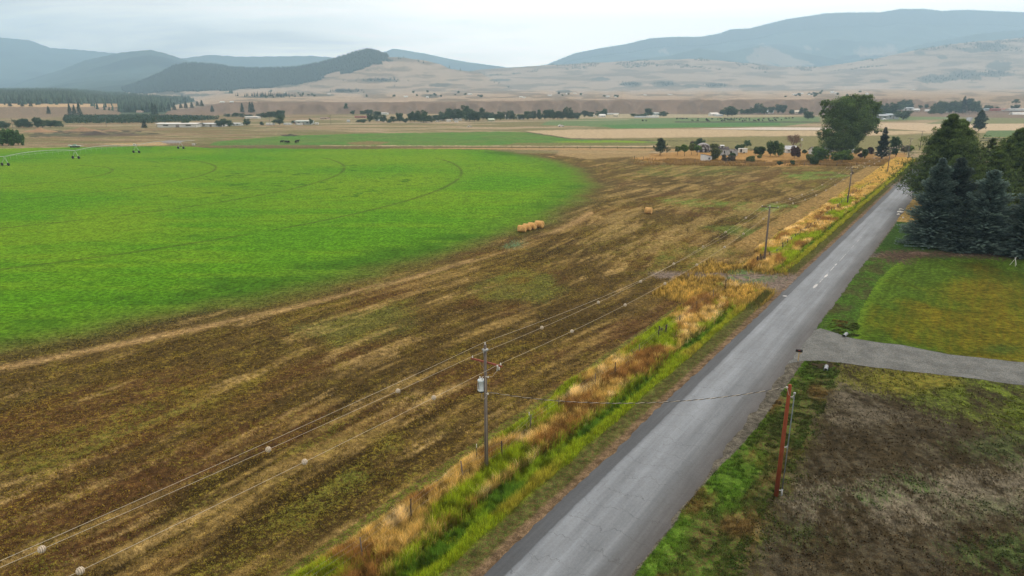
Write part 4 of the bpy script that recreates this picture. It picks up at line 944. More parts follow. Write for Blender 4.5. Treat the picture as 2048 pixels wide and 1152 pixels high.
for px,by,hp,wp in ((1757,235,18,16),(1764,233,24,18),(1776,233,25,20),(1786,233,24,18),(1795,236,12,14),(1750,236,26,16),(1801,221,19,16),(1811,221,21,18),(1818,221,18,16),(1808,222,14,14),(1798,222,14,14),(1840,218,7,8),(1863,229,12,12),(1868,227,20,12),(1878,226,22,14),(1882,229,12,16),(1890,227,26,14),(1899,227,22,14),(1903,227,25,14),(1911,227,26,14),(1918,226,20,14),(1936,226,27,16),(1944,226,26,16),(1950,226,23,14),(1955,226,18,12),(1973,220,10,11),(1983,219,7,9),(1992,219,5,8),(2033,218,9,10),(2024,218,6,8),(2031,207,9,12),(1853,217,9,7)):
    ft(px,by,hp,wp*1.1,g3,'blue-hazed broadleaf tree around the far hamlet beyond the road')
ft(1925,227,29,16,None,'tallest pointed conifer among the trees of the far hamlet',True)
g4='trees along the far left farm lane'
for px,by,hp,wp in ((2,257,14,20),(12,257,13,18),(38,256,16,20),(48,256,20,20),(58,256,14,16),(76,256,20,20),(86,256,17,18),(101,255,17,18),(110,255,14,14),(119,255,14,16)):
    ft(px,by,hp,wp,g4,'dark bushy tree in the row along the far left farm lane')
ft(289,256,14,13,None,'dark pointed conifer alone left of the long white sheds',True)
ft(371,254,15,14,None,'round dark tree in front of the long white sheds, nearest their left end')
ft(392,253.5,7,6,None,'small shrub-sized tree in front of the long white sheds')
g5='three trees together in front of the long white sheds'
for px,by,hp,wp in ((437,253.5,15,13),(448,253.5,16,14),(459,253.5,14,14)): ft(px,by,hp,wp,g5,'one of three dark trees standing together at the right end of the long white sheds')
ft(494,251.5,14,15,None,'round dark tree alone between the long white sheds and the pale farm buildings')
ft(524,250.5,7,10,None,'low dark bushy tree right of the lone round tree')
ft(559,250,19,21,None,'largest round dark tree among the pale farm buildings, centre left')
ft(587,247,7,8,None,'small dark tree left of the low grey farm building')
ft(622,249.5,12,8,None,'slim dark tree at the corner of the low grey farm building')
ft(692,219,13,8,None,'pair-like dark tree standing alone on the brown bench slope')
g6='grove of hazy trees at the foot of the bench'
for px,by,hp,wp in ((520,236,9,12),(530,236,10,12),(540,236,12,12),(549,236,15,14),(558,236,15,14),(565,236,16,12),(455,234,7,12),(470,234,8,14),(485,235,8,14),(498,235,7,14),(706,230,9,9),(725,229,8,10),(735,229,10,12),(742,229,9,10)): ft(px,by,hp,wp*1.1,g6,'hazy blue-green tree in the loose grove at the foot of the brown bench')
g7='conifers on the bench rim'
for px,by,hp in ((307,231,22),(312,230,18),(330,224,14),(338,222,15),(349,220,13),(362,217,9),(372,217,12),(384,216,10),(395,212,8),(404,213,11),(425,224,11),(485,225,16),(501,225,18),(506,225,18),(98,228,13),(20,213,9),(45,213,7),(62,213,7),(141,232,21),(150,232,19),(160,232,24)): ft(px,by,hp,7+hp*.15,g7,'tall hazy conifer standing on the tan slopes below the left hills',True)
# bright thicket at the left edge
gl_='bright trees of the thicket at the left edge'
for px,by,hp,wp in ((-8,292,34,26),(6,291.5,34,22),(17,291,33,20),(27,291,31,20),(37,290.5,30,20),(45,290.5,24,14),(-20,292,34,26)):
    g=G(px,by); D=g[1]; cr=None
    x=simple_broad('tree','mid-green leafy tree in the dense thicket at the left edge, beyond the green field',px,by,hp,wp,500+int(px)+30,C3(.03,.055,.014),C3(.085,.155,.035),.02,2600,'tree',gl_,leaf=.6)
# scattered hill trees near the far houses
g8='specks of trees on the plateau behind the bench'
for i in range(46):
    px=rf.choice([600,760,860,930,1135,1230,1600,1640,1690])+rf.normal()*22; py=rf.uniform(184,194) if i%2 else rf.uniform(190,195); ft(px,py,rf.uniform(3,5.5),rf.uniform(4,7),g8,'small hazy blue tree among the scattered houses on the plateau behind the bench')

# ---- forests that nobody could count
def conebatch(name,X,Y,hs,col,label,rad=.2,seg=5,tiers=1):
    Z=terrain(X,Y)[0]; n=len(X); V=[];Fs=[];Cc=[]; off=0
    for t_ in range(tiers):
        z0=Z+hs*(.05+.30*t_); z1=Z+hs*(1.0 if t_==tiers-1 else .62+.25*t_); rr=hs*rad*(1-.28*t_)
        a=np.linspace(0,2*np.pi,seg,endpoint=False)[None]+rf.uniform(0,6,(n,1)); rj=rr[:,None]*rf.uniform(.65,1.25,(n,seg))
        ring=np.stack([X[:,None]+np.cos(a)*rj,Y[:,None]+np.sin(a)*rj,np.repeat(z0[:,None],seg,1)],-1); ap=np.stack([X,Y,z1],-1)[:,None]
        V.append(np.concatenate([ring,ap],1).reshape(-1,3)); i=off+np.arange(n)[:,None]*(seg+1)
        for k in range(seg): Fs.append(np.concatenate([i+k,i+(k+1)%seg,i+seg],1))
        off+=n*(seg+1); Cc.append(np.repeat(col*(1+.12*t_),seg+1,0))
    me=mesh_np(name,np.concatenate(V),np.concatenate(Fs),NEED,cols=np.concatenate(Cc)); return tag(obj(name,me),label,'forest',kind='stuff')
def scatter(n,y0,y1,q0,q1,pw=1.0):
    Y=y0+(y1-y0)*rf.uniform(0,1,n)**pw; q=rf.uniform(q0,q1,n); return q*Y,Y,q
# cone hill
X,Y,q=scatter(60000,2500,3620,-.62,.0); Z,idx=terrain(X,Y); px,py=proj(X,Y,Z); j=fbm(X/90,Y/90,107,3)-.5
CPf=[(-100,200),(100,190),(200,180),(300,140),(380,110),(560,120),(700,90),(760,80),(800,104),(780,118),(750,130),(700,146),(650,152),(600,166),(540,176),(470,182),(400,180),(330,185),(230,189)]
keep=(idx==1)&inpoly(px+40*j,py+14*j,CPf)|((idx==1)&(rf.uniform(0,1,len(X))<.0008+.012*(Y>3440)*(px>780)))
X,Y=X[keep],Y[keep]; conebatch('forest',X,Y,rf.uniform(9,17,len(X)),C3(.028,.045,.034)[None]*rf.uniform(.6,1.5,(len(X),1)),'dark conifer forest covering the pointed hill in the middle distance')
# left low ridge
X,Y,q=scatter(30000,1180,2500,-.80,-.38,1.4); Z,idx=terrain(X,Y); px,py=proj(X,Y,Z)
keep=(idx==0)&(px<465)&~inpoly(px,py,[(325,229),(350,208),(400,201),(470,203),(470,235),(380,237),(340,241)])&~inpoly(px,py,[(200,186),(330,182),(480,188),(480,206),(400,203),(330,200),(270,196)])&~((px<240)&(py>207)&(rf.uniform(0,1,len(X))>.01))&~((fbm(X/90,Y/90,301,3)>.60)&(py>214))
X,Y=X[keep],Y[keep]; conebatch('forest',X,Y,rf.uniform(6,18,len(X)),C3(.050,.080,.055)[None]*rf.uniform(.55,1.6,(len(X),1)),'dark conifer forest on the low ridge at the left side of the valley',.22,6,2)
# right mountain rim
X,Y,q=scatter(60000,8200,8650,.04,.75); Z,idx=terrain(X,Y); keep=(idx==7)
X,Y=X[keep],Y[keep]; conebatch('forest',X,Y,rf.uniform(14,30,len(X)),C3(.03,.048,.036)[None]*rf.uniform(.6,1.4,(len(X),1)),'conifer forest fringing the long mountain on the right')
X,Y,q=scatter(9000,4300,4650,-.08,.75); k=fbm(X/120,Y/120,302,3)>.66; X,Y=X[k],Y[k]
conebatch('forest',X,Y,rf.uniform(6,12,len(X)),C3(.03,.045,.034)[None]*rf.uniform(.6,1.4,(len(X),1)),'scattered dark conifers along the rim of the tan grass hills')
X=[];Y=[]
for i in range(1500):
    c=[(1870,158,34,7),(1930,152,34,10),(1985,148,34,6),(1975,96,30,6),(1262,169,20,3),(1432,171,26,3),(760,161,36,3),(545,193,50,2),(690,183,26,2),(1330,169,20,4)][i%10]
    X.append(c[0]+rf.normal()*c[2]*.5);Y.append(c[1]+rf.normal()*c[3]*.5)
h_=[hit(a,b) for a,b in zip(X[:700],Y[:700])]; h_=np.array(h_); conebatch('forest',h_[:,0],h_[:,1],rf.uniform(6,13,len(h_)),C3(.03,.045,.036)[None]*rf.uniform(.6,1.4,(len(h_),1)),'scattered groves of small dark trees on the tan grass hills')
# orchard plantation at the left, dense low rows
rows=[];
for yy in np.arange(720,1000,7.5):
    x=np.arange(-650,-350,3.2); rows.append(np.c_[x+rf.normal(size=len(x))*.4,yy+.06*x+25+rf.normal(size=len(x))*.5])
Q=np.concatenate(rows); px,py=proj(Q[:,0],Q[:,1],0*Q[:,0]); k=inpoly(px,py,[(128,249.5),(280,248.5),(437,239.8),(437,238),(300,235),(130,236)]); Q=Q[k]
r=np.random.default_rng(9); m=len(Q); D=rdir(r,m*22); Cn=np.repeat(np.c_[Q,0*Q[:,0]+r.uniform(1.6,3.0,m)],22,0)+D*np.array([1.5,1.5,1.9]); 
me=quadmesh('plantation',leafquads(Cn,rdir(r,len(Cn)),rdir(r,len(Cn),.5),1.3,1.0),C3(.055,.095,.055)[None]*np.repeat(r.uniform(.6,1.4,(m,1)),22,0),LEAF)
tag(obj('plantation_trees',me),'dense rows of low dark green plantation trees below the left forest','plantation',kind='stuff')
# ---------------------------------------------------------------- power line
WOODG=mat('grey_pole_wood',(.17,.145,.13),.85,.35,3,streak=(14,14,.7)); WOODR=mat('red_brown_pole_wood',(.23,.055,.022),.8,.3,3,streak=(14,14,.7)); ARMR=mat('red_brown_crossarm',(.26,.075,.05),.8,.3,5); WOODD=mat('dark_weathered_wood',(.085,.065,.05),.9,.4,5,streak=(8,8,1))
GALV=mat('galvanised_steel',(.42,.44,.45),.45,.15,8,metal=.6); PORC=mat('white_porcelain',(.75,.75,.72),.3,.05,8,spec=.5); TANK=mat('pale_grey_tank',(.60,.68,.72),.4,.10,5,spec=.5); BLK=mat('black_plastic',(.015,.015,.016),.5,.2,8,spec=.4); ALU=mat('aluminium_wire',(.50,.45,.36),.55,.1,2); BALL=mat('cream_marker_plastic',(.60,.52,.41),.6,.12,9); BALLD=mat('dark_marker_slot',(.22,.18,.13),.7,.1,9)
u3=Vector((U[0],U[1],0)); n3=Vector((NN[0],NN[1],0)); AZ=math.atan2(n3.y,n3.x)
def cyl_ins(mb,p,h=.16,r=.05,sheds=2):
    prof=[(r*.5,0)]
    for k in range(sheds): z=h*(k+.4)/sheds; prof+=[(r*.5,z-h*.15),(r,z),(r*.5,z+h*.12)]
    prof+=[(r*.45,h),(.001,h*1.02)]; mb.lathe(prof,8,Matrix.Translation(p))
P1=G(973,943); PB=[P1,G(1528,528),G(1694,412),G(1774,349),G(1815,321.5)]; PB.append(PB[-1]+np.array([41.,62.])); 
P0=P1-80*np.array([math.sin(ROADA-.04),math.cos(ROADA-.04)])
POLE_L=['grey wooden power pole with a white transformer can and red-brown crossarm, nearest the camera','second grey power pole from the camera, standing beside the field access among leaning fence posts','third grey power pole from the camera, in the fence line of the dry grass verge','fourth power pole from the camera, in front of the dark homestead conifer','fifth power pole from the camera, beside the far stretch of the road','farthest visible power pole, with its crossarm above the olive plain']
def power_pole(i,P,Ht,armz,near):
    t=thing('power_pole',POLE_L[i],'power pole',(P[0],P[1],0),AZ,'poles of the roadside power line')
    k=1 if near else 1.15
    mb=MB(); mb.tube([(0,0,-.4),(0,0,Ht*.5),(0,0,Ht-.02),(0,0,Ht)],[.155*k,.13*k,.105*k,.08*k],12); mb.build('pole',WOODG,t,True)
    a=MB(); a.box((0,.14,armz),(2.8,.1,.12),0,0,0); a.build('crossarm',ARMR if near else WOODD,t)
    for sx in (-1,1):
        b=MB(); b.tube([(sx*.75,.14,armz-.06),(0,.14,armz-.75)],.018,5); b.build('brace',GALV if not near else WOODG,t)
        q=MB(); cyl_ins(q,Vector((sx*1.28,.14,armz+.06)),.18,.06 if near else .08); q.build('insulator',PORC,t,True)
    q=MB(); cyl_ins(q,Vector((0,0,Ht)),.16,.06 if near else .08); q.build('insulator',PORC,t,True)
    if near:
        q=MB(); q.lathe([(.02,0),(.055,.02),(.055,.38),(.07,.4),(.05,.44),(.001,.45)],8,Matrix.Translation((1.02,.06,armz-.42))@Matrix.Rotation(.15,4,'Y')); q.box((1.02,.1,armz-.05),(.06,.08,.2)); q.build('fuse_cutout',PORC,t,True)
        q=MB(); q.lathe([(.03,0),(.05,.03),(.05,.2),(.03,.24)],8,Matrix.Translation((1.22,.05,armz-.30))); q.build('surge_arrester',PORC,t,True)
        tz=armz-1.35
        q=MB(); q.box((0,0,Ht-.42),(.34,.34,.16)); q.tube([(0,-.17,Ht-.3),(0,-.17,Ht-.9)],.03,6); q.build('pole_band',GALV,t,True)
        c=(-.36,-.06,tz-.95)
        q=MB(); q.lathe([(.05,.0),(.25,.02),(.27,.06),(.27,.12),(.262,.13),(.262,.80),(.275,.81),(.275,.86),(.24,.92),(.08,.96),(.001,.97)],18,Matrix.Translation(c)); tk=q.build('transformer',TANK,t,True)
        for dx in (-.11,.11): q=MB(); q.lathe([(.035,0),(.07,.03),(.035,.06),(.07,.09),(.035,.12),(.065,.15),(.03,.2),(.02,.24),(.001,.25)],10,Matrix.Translation((c[0]+dx,c[1],c[2]+.92))); q.build('bushing',PORC,tk,True)
        q=MB(); q.box((c[0]-.02,c[1]-.28,c[2]+.48),(.09,.03,.5)); q.box((c[0]+.28,c[1],c[2]+.7),(.14,.08,.08)); q.box((c[0]+.28,c[1],c[2]+.2),(.14,.08,.08)); q.build('mounting_lug',GALV,tk)
        q=MB(); q.box((c[0],c[1]-.06,c[2]-.03),(.42,.34,.07)); q.build('base_plate',BLK,tk)
        q=MB(); q.tube([(1.02,.02,armz-.4),(.7,-.1,armz-.9),(.1,-.1,armz-1.0),(c[0]+.1,c[1],c[2]+1.17)],.014,5); q.tube([(1.2,.1,armz-.1),(1.05,.0,armz-.2),(1.02,.0,armz+.02)],.012,5)
        q.tube([(c[0]+.15,c[1]-.1,c[2]+.1),(c[0]+.2,c[1]-.2,c[2]-.45),(.05,-.25,c[2]-.5),(.25,-.12,c[2]-.12)],.016,5); q.build('jumper_wire',ALU,t,True)
        q=MB(); q.tube([(.10,-.12,armz-1),(.125,-.1,.2)],.012,5); q.build('ground_wire',ALU,t,True)
        for z,dx in ((armz-1.05,.28),(c[2]-.10,.24)):
            q=MB(); q.box((dx*.6,-.05,z),(dx,.05,.05)); cyl_ins(q,Vector((dx,-.05,z-.05)),.14,.07); q.build('spool_insulator',PORC,t,True)
    if i==2: q=MB(); q.lathe([(.1,0),(.2,.03),(.2,.5),(.1,.58),(.001,.6)],12,Matrix.Translation((.3,-.1,armz-1.3))); q.build('transformer',WOODD,t,True)
    return t
HT=[10.45,9.95,9.9,9.6,9.7,9.8]; AR=[9.0,9.8,9.75,9.5,9.6,9.7]
for i in range(6): power_pole(i,PB[i],HT[i],AR[i],i==0)
def cable_pts(a,b,sag,n=30):
    return [Vector(a).lerp(Vector(b),k/n)-Vector((0,0,4*sag*(k/n)*(1-k/n))) for k in range(n+1)]
def span(i,off,top):
    """points of one cable over span i (0 = behind the camera to the near pole)"""
    A=P0 if i==0 else PB[i-1]; B=PB[i]; za=(15.9 if i==0 else (HT if top else AR)[i-1]+.2); zb=(HT if top else AR)[i]+.2
    a=Vector((A[0],A[1],za+(.3 if top and i==0 else 0)))+n3*off; b=Vector((B[0],B[1],zb))+n3*off
    return cable_pts(a,b,.75 if i==0 else 1.6)
for off,top,lb in ((0,True,'bare cable over the pole tops along the field edge'),(-1.28,False,'left-hand bare cable of the crossarms, carrying marker balls'),(1.28,False,'right-hand bare cable of the crossarms, carrying marker balls')):
    mb=MB()
    for i in range(6):
        p=span(i,off,top); mb.tube(p,(.009,.010,.009,.008,.008,.008)[i],6)
    tag(mb.build('power_cable',ALU,None,True),lb,'cable','cables of the power line')
bm_=MB()
prof=[]
for k in range(0,25):
    a=-math.pi/2+math.pi*k/24; rr=.145*math.cos(a)+.012*(1 if k%4 in (0,1) else -1)*(abs(a)<1.3); prof.append((max(rr,.012),.145*math.sin(a)))
bm_.lathe(prof,16); BME=bm_.mesh('marker_ball',[BALL,BALLD],False)
midx=[1 if (p.index//16)%4 in (2,) else 0 for p in BME.polygons]; BME.polygons.foreach_set('material_index',midx)
ORD=['first','second','third','fourth','fifth','sixth','seventh']
SPN=['the cable span running towards the camera','the span between the first and second poles','the span between the second and third poles','the span between the third and fourth poles','the span between the fourth and fifth poles']
for off,sd in ((-1.28,'left-hand'),(1.28,'right-hand')):
    for i in range(5):
        p=span(i,off,False)
        if i==0: ws=(.636,.770,.897) if off<0 else (.639,.773,.904)
        elif i==1: ws=(.124,.256,.383,.506,.638,.758,.885) if off<0 else (.133,.265,.392,.518,.652,.76,.89)
        else: ws=[.125*(k+1)+.01*(off>0) for k in range(7)]
        for k,wv in enumerate(ws):
            f=wv*30; j=int(f); q=p[j].lerp(p[min(j+1,30)],f-j)
            if i==0:
                D=[Vector((1,0)),]; kk=len(ws)-1-k
            else: kk=k
            o=obj('marker_ball',BME,None,q); d=(p[min(j+1,30)]-p[j]).normalized(); o.rotation_euler=d.to_track_quat('Z','Y').to_euler()
            if i>=3: o.scale=(1.1,)*3
            tag(o,['%s cream marker ball on the %s cable, counted from the nearest pole towards the camera','%s cream marker ball past the nearest pole on the %s cable','%s cream marker ball past the second pole on the %s cable','%s small marker ball past the third pole on the %s cable','%s small marker ball past the fourth pole on the %s cable'][i]%(ORD[kk],sd),'marker ball','cream marker balls on the power cables')
# service pole and drop
SPB=G(1552,992); SPT=8.75
def service_pole():
    t=thing('service_pole','bright red-brown service pole with a grey conduit beside it, on bare dirt','utility pole',(SPB[0],SPB[1],0),0)
    mb=MB(); mb.tube([(0,0,-.3),(.02,0,4),(.05,0,SPT-.02),(.05,0,SPT)],[.165,.145,.12,.10],14); mb.build('pole',WOODR,t,True)
    c=MB(); c.tube([(.42,.06,.35),(.44,.06,4),(.46,.05,SPT-.75)],.036,8); c.build('conduit',mat('grey_conduit',(.16,.20,.23),.5,.15,4,spec=.4),t,True)
    c=MB(); c.tube([(.42,.06,0),(.42,.06,.52)],.065,8); c.build('conduit_sleeve',mat('pale_grey_plastic',(.5,.52,.53),.5,.1,4),t,True)
    for z in (.42,3.9,SPT-.95): b=MB(); b.box((.26,.06,z),(.32,.05,.06)); b.box((.40,.06,z),(.05,.08,.2)); b.build('standoff_bracket',GALV,t)
    c=MB(); c.lathe([(.05,0),(.085,.04),(.085,.14),(.04,.19),(.001,.2)],10,Matrix.Translation((.46,.05,SPT-.78))); c.build('weatherhead',GALV,t,True)
    c=MB(); c.tube([(-.12,.0,SPT-.22),(.0,-.12,SPT-.7),(.28,-.05,SPT-1.0),(.46,.0,SPT-.6)],.016,5); c.build('jumper_wire',ALU,t,True)
    c=MB(); cyl_ins(c,Vector((-.16,0,SPT-.28)),.16,.07); c.box((-.09,0,SPT-.2),(.16,.06,.06)); c.build('spool_insulator',PORC,t,True)
service_pole()
a=Vector((P1[0],P1[1],6.72))+n3*.22; b=Vector((SPB[0],SPB[1],SPT-.2))+Vector((-.14,0,0)); pts=cable_pts(a,b,1.05,170); m1=MB();m2=MB()
side=(b-a).cross(Vector((0,0,1))).normalized()
def hel(ph): return [p+(side*math.cos(k*.95+ph)+Vector((0,0,1))*math.sin(k*.95+ph))*.02 for k,p in enumerate(pts)]
t=thing('service_cable','twisted black and bare service cable crossing the road to the red-brown pole','cable',(0,0,0))
m1.tube(hel(0),.020,5); m1.build('insulated_strand',BLK,t,True); m2.tube(hel(math.pi),.017,5); m2.build('bare_strand',ALU,t,True)

# ---------------------------------------------------------------- fences
def zat(x,y): return float(terrain(np.array([x]),np.array([y]))[0][0])
def fence(label,pts,wires,rad=.06,names=None,lean=.06,seed=1,hts=(1.15,1.4),mats_=(WOODD,WOODG),wr=.006):
    r=np.random.default_rng(seed); t=thing('wire_fence',label,'fence',(pts[0][0],pts[0][1],0)); o=np.array(pts[0]); tops=[]
    for i,p in enumerate(pts):
        x,y=p[0]-o[0],p[1]-o[1]; z=zat(*p); h=r.uniform(*hts); k=rad*r.uniform(.7,1.2); lx,ly=r.normal()*lean*h,r.normal()*lean*h
        mb=MB(); mb.tube([(x,y,z-.3),(x+lx,y+ly,z+h)],[k,k*.85],7); mb.build('post',mats_[i%len(mats_)],t,False); tops.append((x,y,z,h,lx,ly))
    for f in wires:
        mb=MB(); mb.tube([(x+lx*f,y+ly*f,z+h*f) for x,y,z,h,lx,ly in tops],wr,4); mb.build('wire',GALV,t)
    return t
tp=mat('steel_post_green',(.06,.08,.05),.6,.2,5); tpw=mat('steel_post_white_tip',(.75,.72,.68),.6,.1,5)
near=[XY(s,tt) for s,tt in ((-8,-7.2),(-3,-6.9),(1.5,-7.0),(7.6,-7.2),(11.8,-6.6),(17,-7.3),(21.5,-7.1),(28.4,-6.9),(31.5,-6.3),(38.4,-6.6),(44.5,-6.9),(51,-6.8),(57.5,-6.9),(64,-6.8),(70,-6.9))]
fence('old wire fence with leaning grey posts in the tall grass left of the near road',near,(.45,.75,.95),.055,seed=4,lean=.09,hts=(1.45,1.85),wr=.003)
for s,tt,lb in ((17.3,-7.6,'thin steel stake with a white tip in the tall grass, farther of two'),(10.3,-8.0,'thin steel stake with a white tip left of the near power pole foot')):
    x,y=XY(s,tt); z=zat(x,y); t=thing('steel_stake',lb,'stake',(x,y,z)); m=MB(); m.box((0,0,.7),(.05,.05,1.5)); m.build('stake',tp,t); m=MB(); m.box((0,0,1.6),(.055,.055,.3)); m.build('tip',tpw,t)
x,y=XY(46.5,-7.0)
def brace(label,x,y,seed,n=5,h=1.6):
    r=np.random.default_rng(seed); t=thing('corner_post_bundle',label,'fence posts',(x,y,zat(x,y)))
    for i in range(n):
        m=MB(); a=r.uniform(-.5,.5); m.tube([(i*.22-.4,r.uniform(-.2,.2),-.2),(i*.22-.4+a*.5,r.uniform(-.3,.3),h*r.uniform(.7,1))],[.11,.09],7); m.build('post',WOODD,t)
brace('bundle of dark broken posts leaning in the pale dead weeds by the road fence',x,y,3,4,1.5)
x,y=G(1517,529); brace('bundle of dark leaning corner posts at the foot of the second power pole',x,y,5,6,1.9)
ups=[XY(s,-6.75+.25*math.sin(s*1.3)) for s in np.concatenate([np.arange(90.5,176,4.1),np.arange(177,232,5.2)])]
fence('long post and wire fence along the dry verge beyond the field access',ups,(.5,.85),.085,seed=6,lean=.05,hts=(1.25,1.75),mats_=(WOODD,WOODD,WOODG),wr=.01)
yf=[G(a,b) for a,b in ((1269,318),(1287,320),(1310,322),(1335,324),(1362,325),(1390,326),(1420,327.5),(1452,328.5),(1490,329),(1530,330),(1570,331),(1608,332),(1640,332),(1673,332),(1713,331),(1760,328))]
fence('sagging fence along the front of the golden homestead grass',yf,(.7,),.11,seed=8,hts=(1.2,1.8),wr=.015)
ff=[G(a,b) for a,b in ((1024,296.3),(1052,296.8),(1080,296.8),(1108,297),(1128,297),(1155,297.5),(1180,297.6),(1208,298),(1235,298),(1262,298.4),(1290,298.6),(1325,299))]
fence('distant line of thin fence posts along the pale field track',ff,(.8,),.10,seed=9,hts=(1.2,1.5),wr=.015)
x,y=G(1796,333); t=thing('gate_post','stout dark gate post alone in the golden verge near the far road','post',(x,y,0)); m=MB(); m.tube([(0,0,-.2),(0,0,1.3)],.22,8); m.build('post',WOODD,t); m=MB(); m.tube([(0,0,1.3),(0,0,1.38)],[.24,.16],8); m.build('cap',GALV,t)

# ---------------------------------------------------------------- hay bales
def hay_mat():
    m,t,p=newmat('straw'); tc=t.nodes.new('ShaderNodeTexCoord'); mp=t.nodes.new('ShaderNodeMapping'); mp.inputs['Scale'].default_value=(9,1.2,9); t.links.new(tc.outputs['Object'],mp.inputs[0])
    mp2=t.nodes.new('ShaderNodeMapping'); mp2.inputs['Scale'].default_value=(1.5,14,1.5); t.links.new(tc.outputs['Object'],mp2.inputs[0])
    n=noise(t,2.2,5,.7,mp2.outputs[0]); n2=noise(t,1.2,3,.5,tc.outputs['Object'])
    c=mixc(t,rng_(t,n,.35,.65,0,1),(.52,.29,.085),(.86,.54,.22)); c=scalec(t,c,rng_(t,n2,.3,.7,.8,1.15)); t.links.new(c,p.inputs['Base Color']); bump(t,n,p,.06); return m
HAY=hay_mat()
def bale(px,py,rz,label,dia=1.5,ln=1.72,seed=1):
    x,y=G(px,py); r=np.random.default_rng(seed); t=thing('hay_bale',label,'hay bale',(x,y,0),rz,'round hay bales'); R0=dia/2; V=[];n=40;m=12
    prof=[(0,-.5),(.35,-.515),(.75,-.51),(.95,-.49),(1.0,-.45),(1.01,-.2),(1.0,0),(1.01,.2),(1.0,.45),(.95,.49),(.75,.51),(.35,.515),(0,.5)]
    ph=r.uniform(0,6)
    for rr,yy in prof:
        for k in range(n):
            a=2*math.pi*k/n; sq=1-.05*(math.sin(a)<-.6); q=R0*rr*(1+.02*math.sin(3*a+ph)+r.normal()*.008)*sq
            V.append((math.cos(a)*q,yy*ln+r.normal()*.012,R0*.96+math.sin(a)*q))
    Fs=gridfaces(len(prof),n,True); me=mesh_np('bale',np.array(V),Fs,HAY,smooth=True); obj('straw_roll',me,t)
    mb=MB()
    for yy in np.linspace(-.42,.42,9)*ln: mb.tube([(math.cos(a)*R0*1.012,yy+.02*math.sin(a*2),R0*.96+math.sin(a)*R0*1.012) for a in np.linspace(0,6.283,25)],.006,4,False)
    mb.build('twine',mat('twine',(.30,.17,.07),.9),t)
bale(1044,464.2,R(-104),'front hay bale at the left end of the group of four on the field edge',seed=1)
bale(1054,461,R(-112),'second hay bale of the group of four, half hidden behind the front one',seed=2)
bale(1064,458.5,R(-118),'third hay bale of the group of four, showing its round end',seed=3)
bale(1078.5,455.6,R(-116),'last hay bale at the right end of the group of four, hollow-ended',1.62,1.75,seed=4)
bale(1297,427.5,R(-118),'single hay bale lying alone in the middle of the brown field',1.6,1.6,seed=5)

# ---------------------------------------------------------------- small roadside things
def mailbox():
    x,y=G(1596,722); t=thing('mailbox','black mailbox on a pale wooden post beside the driveway mouth','mailbox',(x,y,0),-ROADA+.25); W_=mat('pale_new_wood',(.50,.36,.19),.8,.2,5)
    m=MB(); m.box((0,0,.5),(.1,.1,1.05)); m.build('post',W_,t); m=MB(); m.box((0,0,1.04),(.5,.1,.06)); m.box((.14,0,.9),(.06,.06,.34),0,0,.7); m.build('support_arm',W_,t)
    m=MB(); V=[];n=12; prof=[(-.14,0),(.14,0)]+[(.14*math.cos(a),.16+.14*math.sin(a)) for a in np.linspace(0,math.pi,n)]
    for xx in (-.34,.34): V+=[(xx,a,1.08+b) for a,b in prof]
    k=len(prof); m.add([(v[0],v[1],v[2]) for v in V],[tuple(range(k))[::-1],tuple(range(k,2*k))]+[(i,(i+1)%k,(i+1)%k+k,i+k) for i in range(k)]); b=m.build('box',BLK,t)
    m=MB(); m.box((-.352,0,1.22),(.02,.26,.27)); m.build('door',BLK,b); m=MB(); m.box((0,-.15,1.27),(.18,.01,.05)); m.build('flag',mat('red_flag',(.5,.04,.03),.5),b)
mailbox()
def culvert(px,py,rz,label):
    x,y=G(px,py); z=zat(x,y); t=thing('culvert_pipe',label,'culvert pipe',(x,y,z+.05),rz,'ends of the pipe under the driveway')
    m=MB(); n=18
    V=[];F_=[]
    for yy in (0,.06,.3,.6,1.2):
        for rr in (.2,.165):
            for k in range(n): a=2*math.pi*k/n; V.append((math.cos(a)*rr,yy,.06+math.sin(a)*rr))
    for j in range(4):
        for q in (0,1):
            for k in range(n):
                a=(j*2+q)*n+k; b=(j*2+q)*n+(k+1)%n; F_.append((a,b,b+2*n,a+2*n) if q==0 else (b,a,a+2*n,b+2*n))
    for k in range(n): F_.append((k,n+k,n+(k+1)%n,(k+1)%n))
    m.add(V,F_); m.build('pipe',mat('galvanised_pipe',(.22,.24,.27),.5,.2,6,metal=.2),t,True)
    m=MB(); m.lathe([(.16,.0),(.16,.02)],n,Matrix.Translation((0,.5,.06))@Matrix.Rotation(math.pi/2,4,'X')); m.build('bore_shade_disc',BLK,t)  # black disc closes the bore, painting the shade inside the pipe
culvert(1651,742,-ROADA+.1,'near open end of the grey culvert pipe below the driveway, by the mailbox')
culvert(1693,669,-ROADA+math.pi-.1,'far end of the grey culvert pipe at the lawn side of the driveway')
def stone(px,py,d,label,seed,col=(.66,.65,.62),group='white painted stones by the road'):
    x,y=G(px,py); r=np.random.default_rng(seed); bm=bmesh.new(); bmesh.ops.create_icosphere(bm,subdivisions=2,radius=.5)
    for v in bm.verts: v.co=Vector((v.co.x*d[0],v.co.y*d[1],v.co.z*d[2]))*(1+.14*r.normal())
    me=bpy.data.meshes.new('stone'); bm.to_mesh(me); bm.free(); me.materials.append(mat('white_stone',col,.8,.15,4)); tag(obj('white_stone',me,None,(x,y,zat(x,y)+d[2]*.3),r.uniform(0,3)),label,'stone',group)
for px,py,d,lb,sd in ((1797,430,(1.0,.8,.45),'white stone nearest the camera in the row at the lawn corner beside the spruce',1),(1801,425,(1.5,1.0,.5),'largest white stone, second in the row at the lawn corner beside the spruce',2),(1802,420,(1.0,.8,.5),'third white stone of the row half hidden by the spruce branches',3),(1806,436,(.5,.4,.3),'small white stone on the grass right of the stone row',4)): stone(px,py,d,lb,sd)
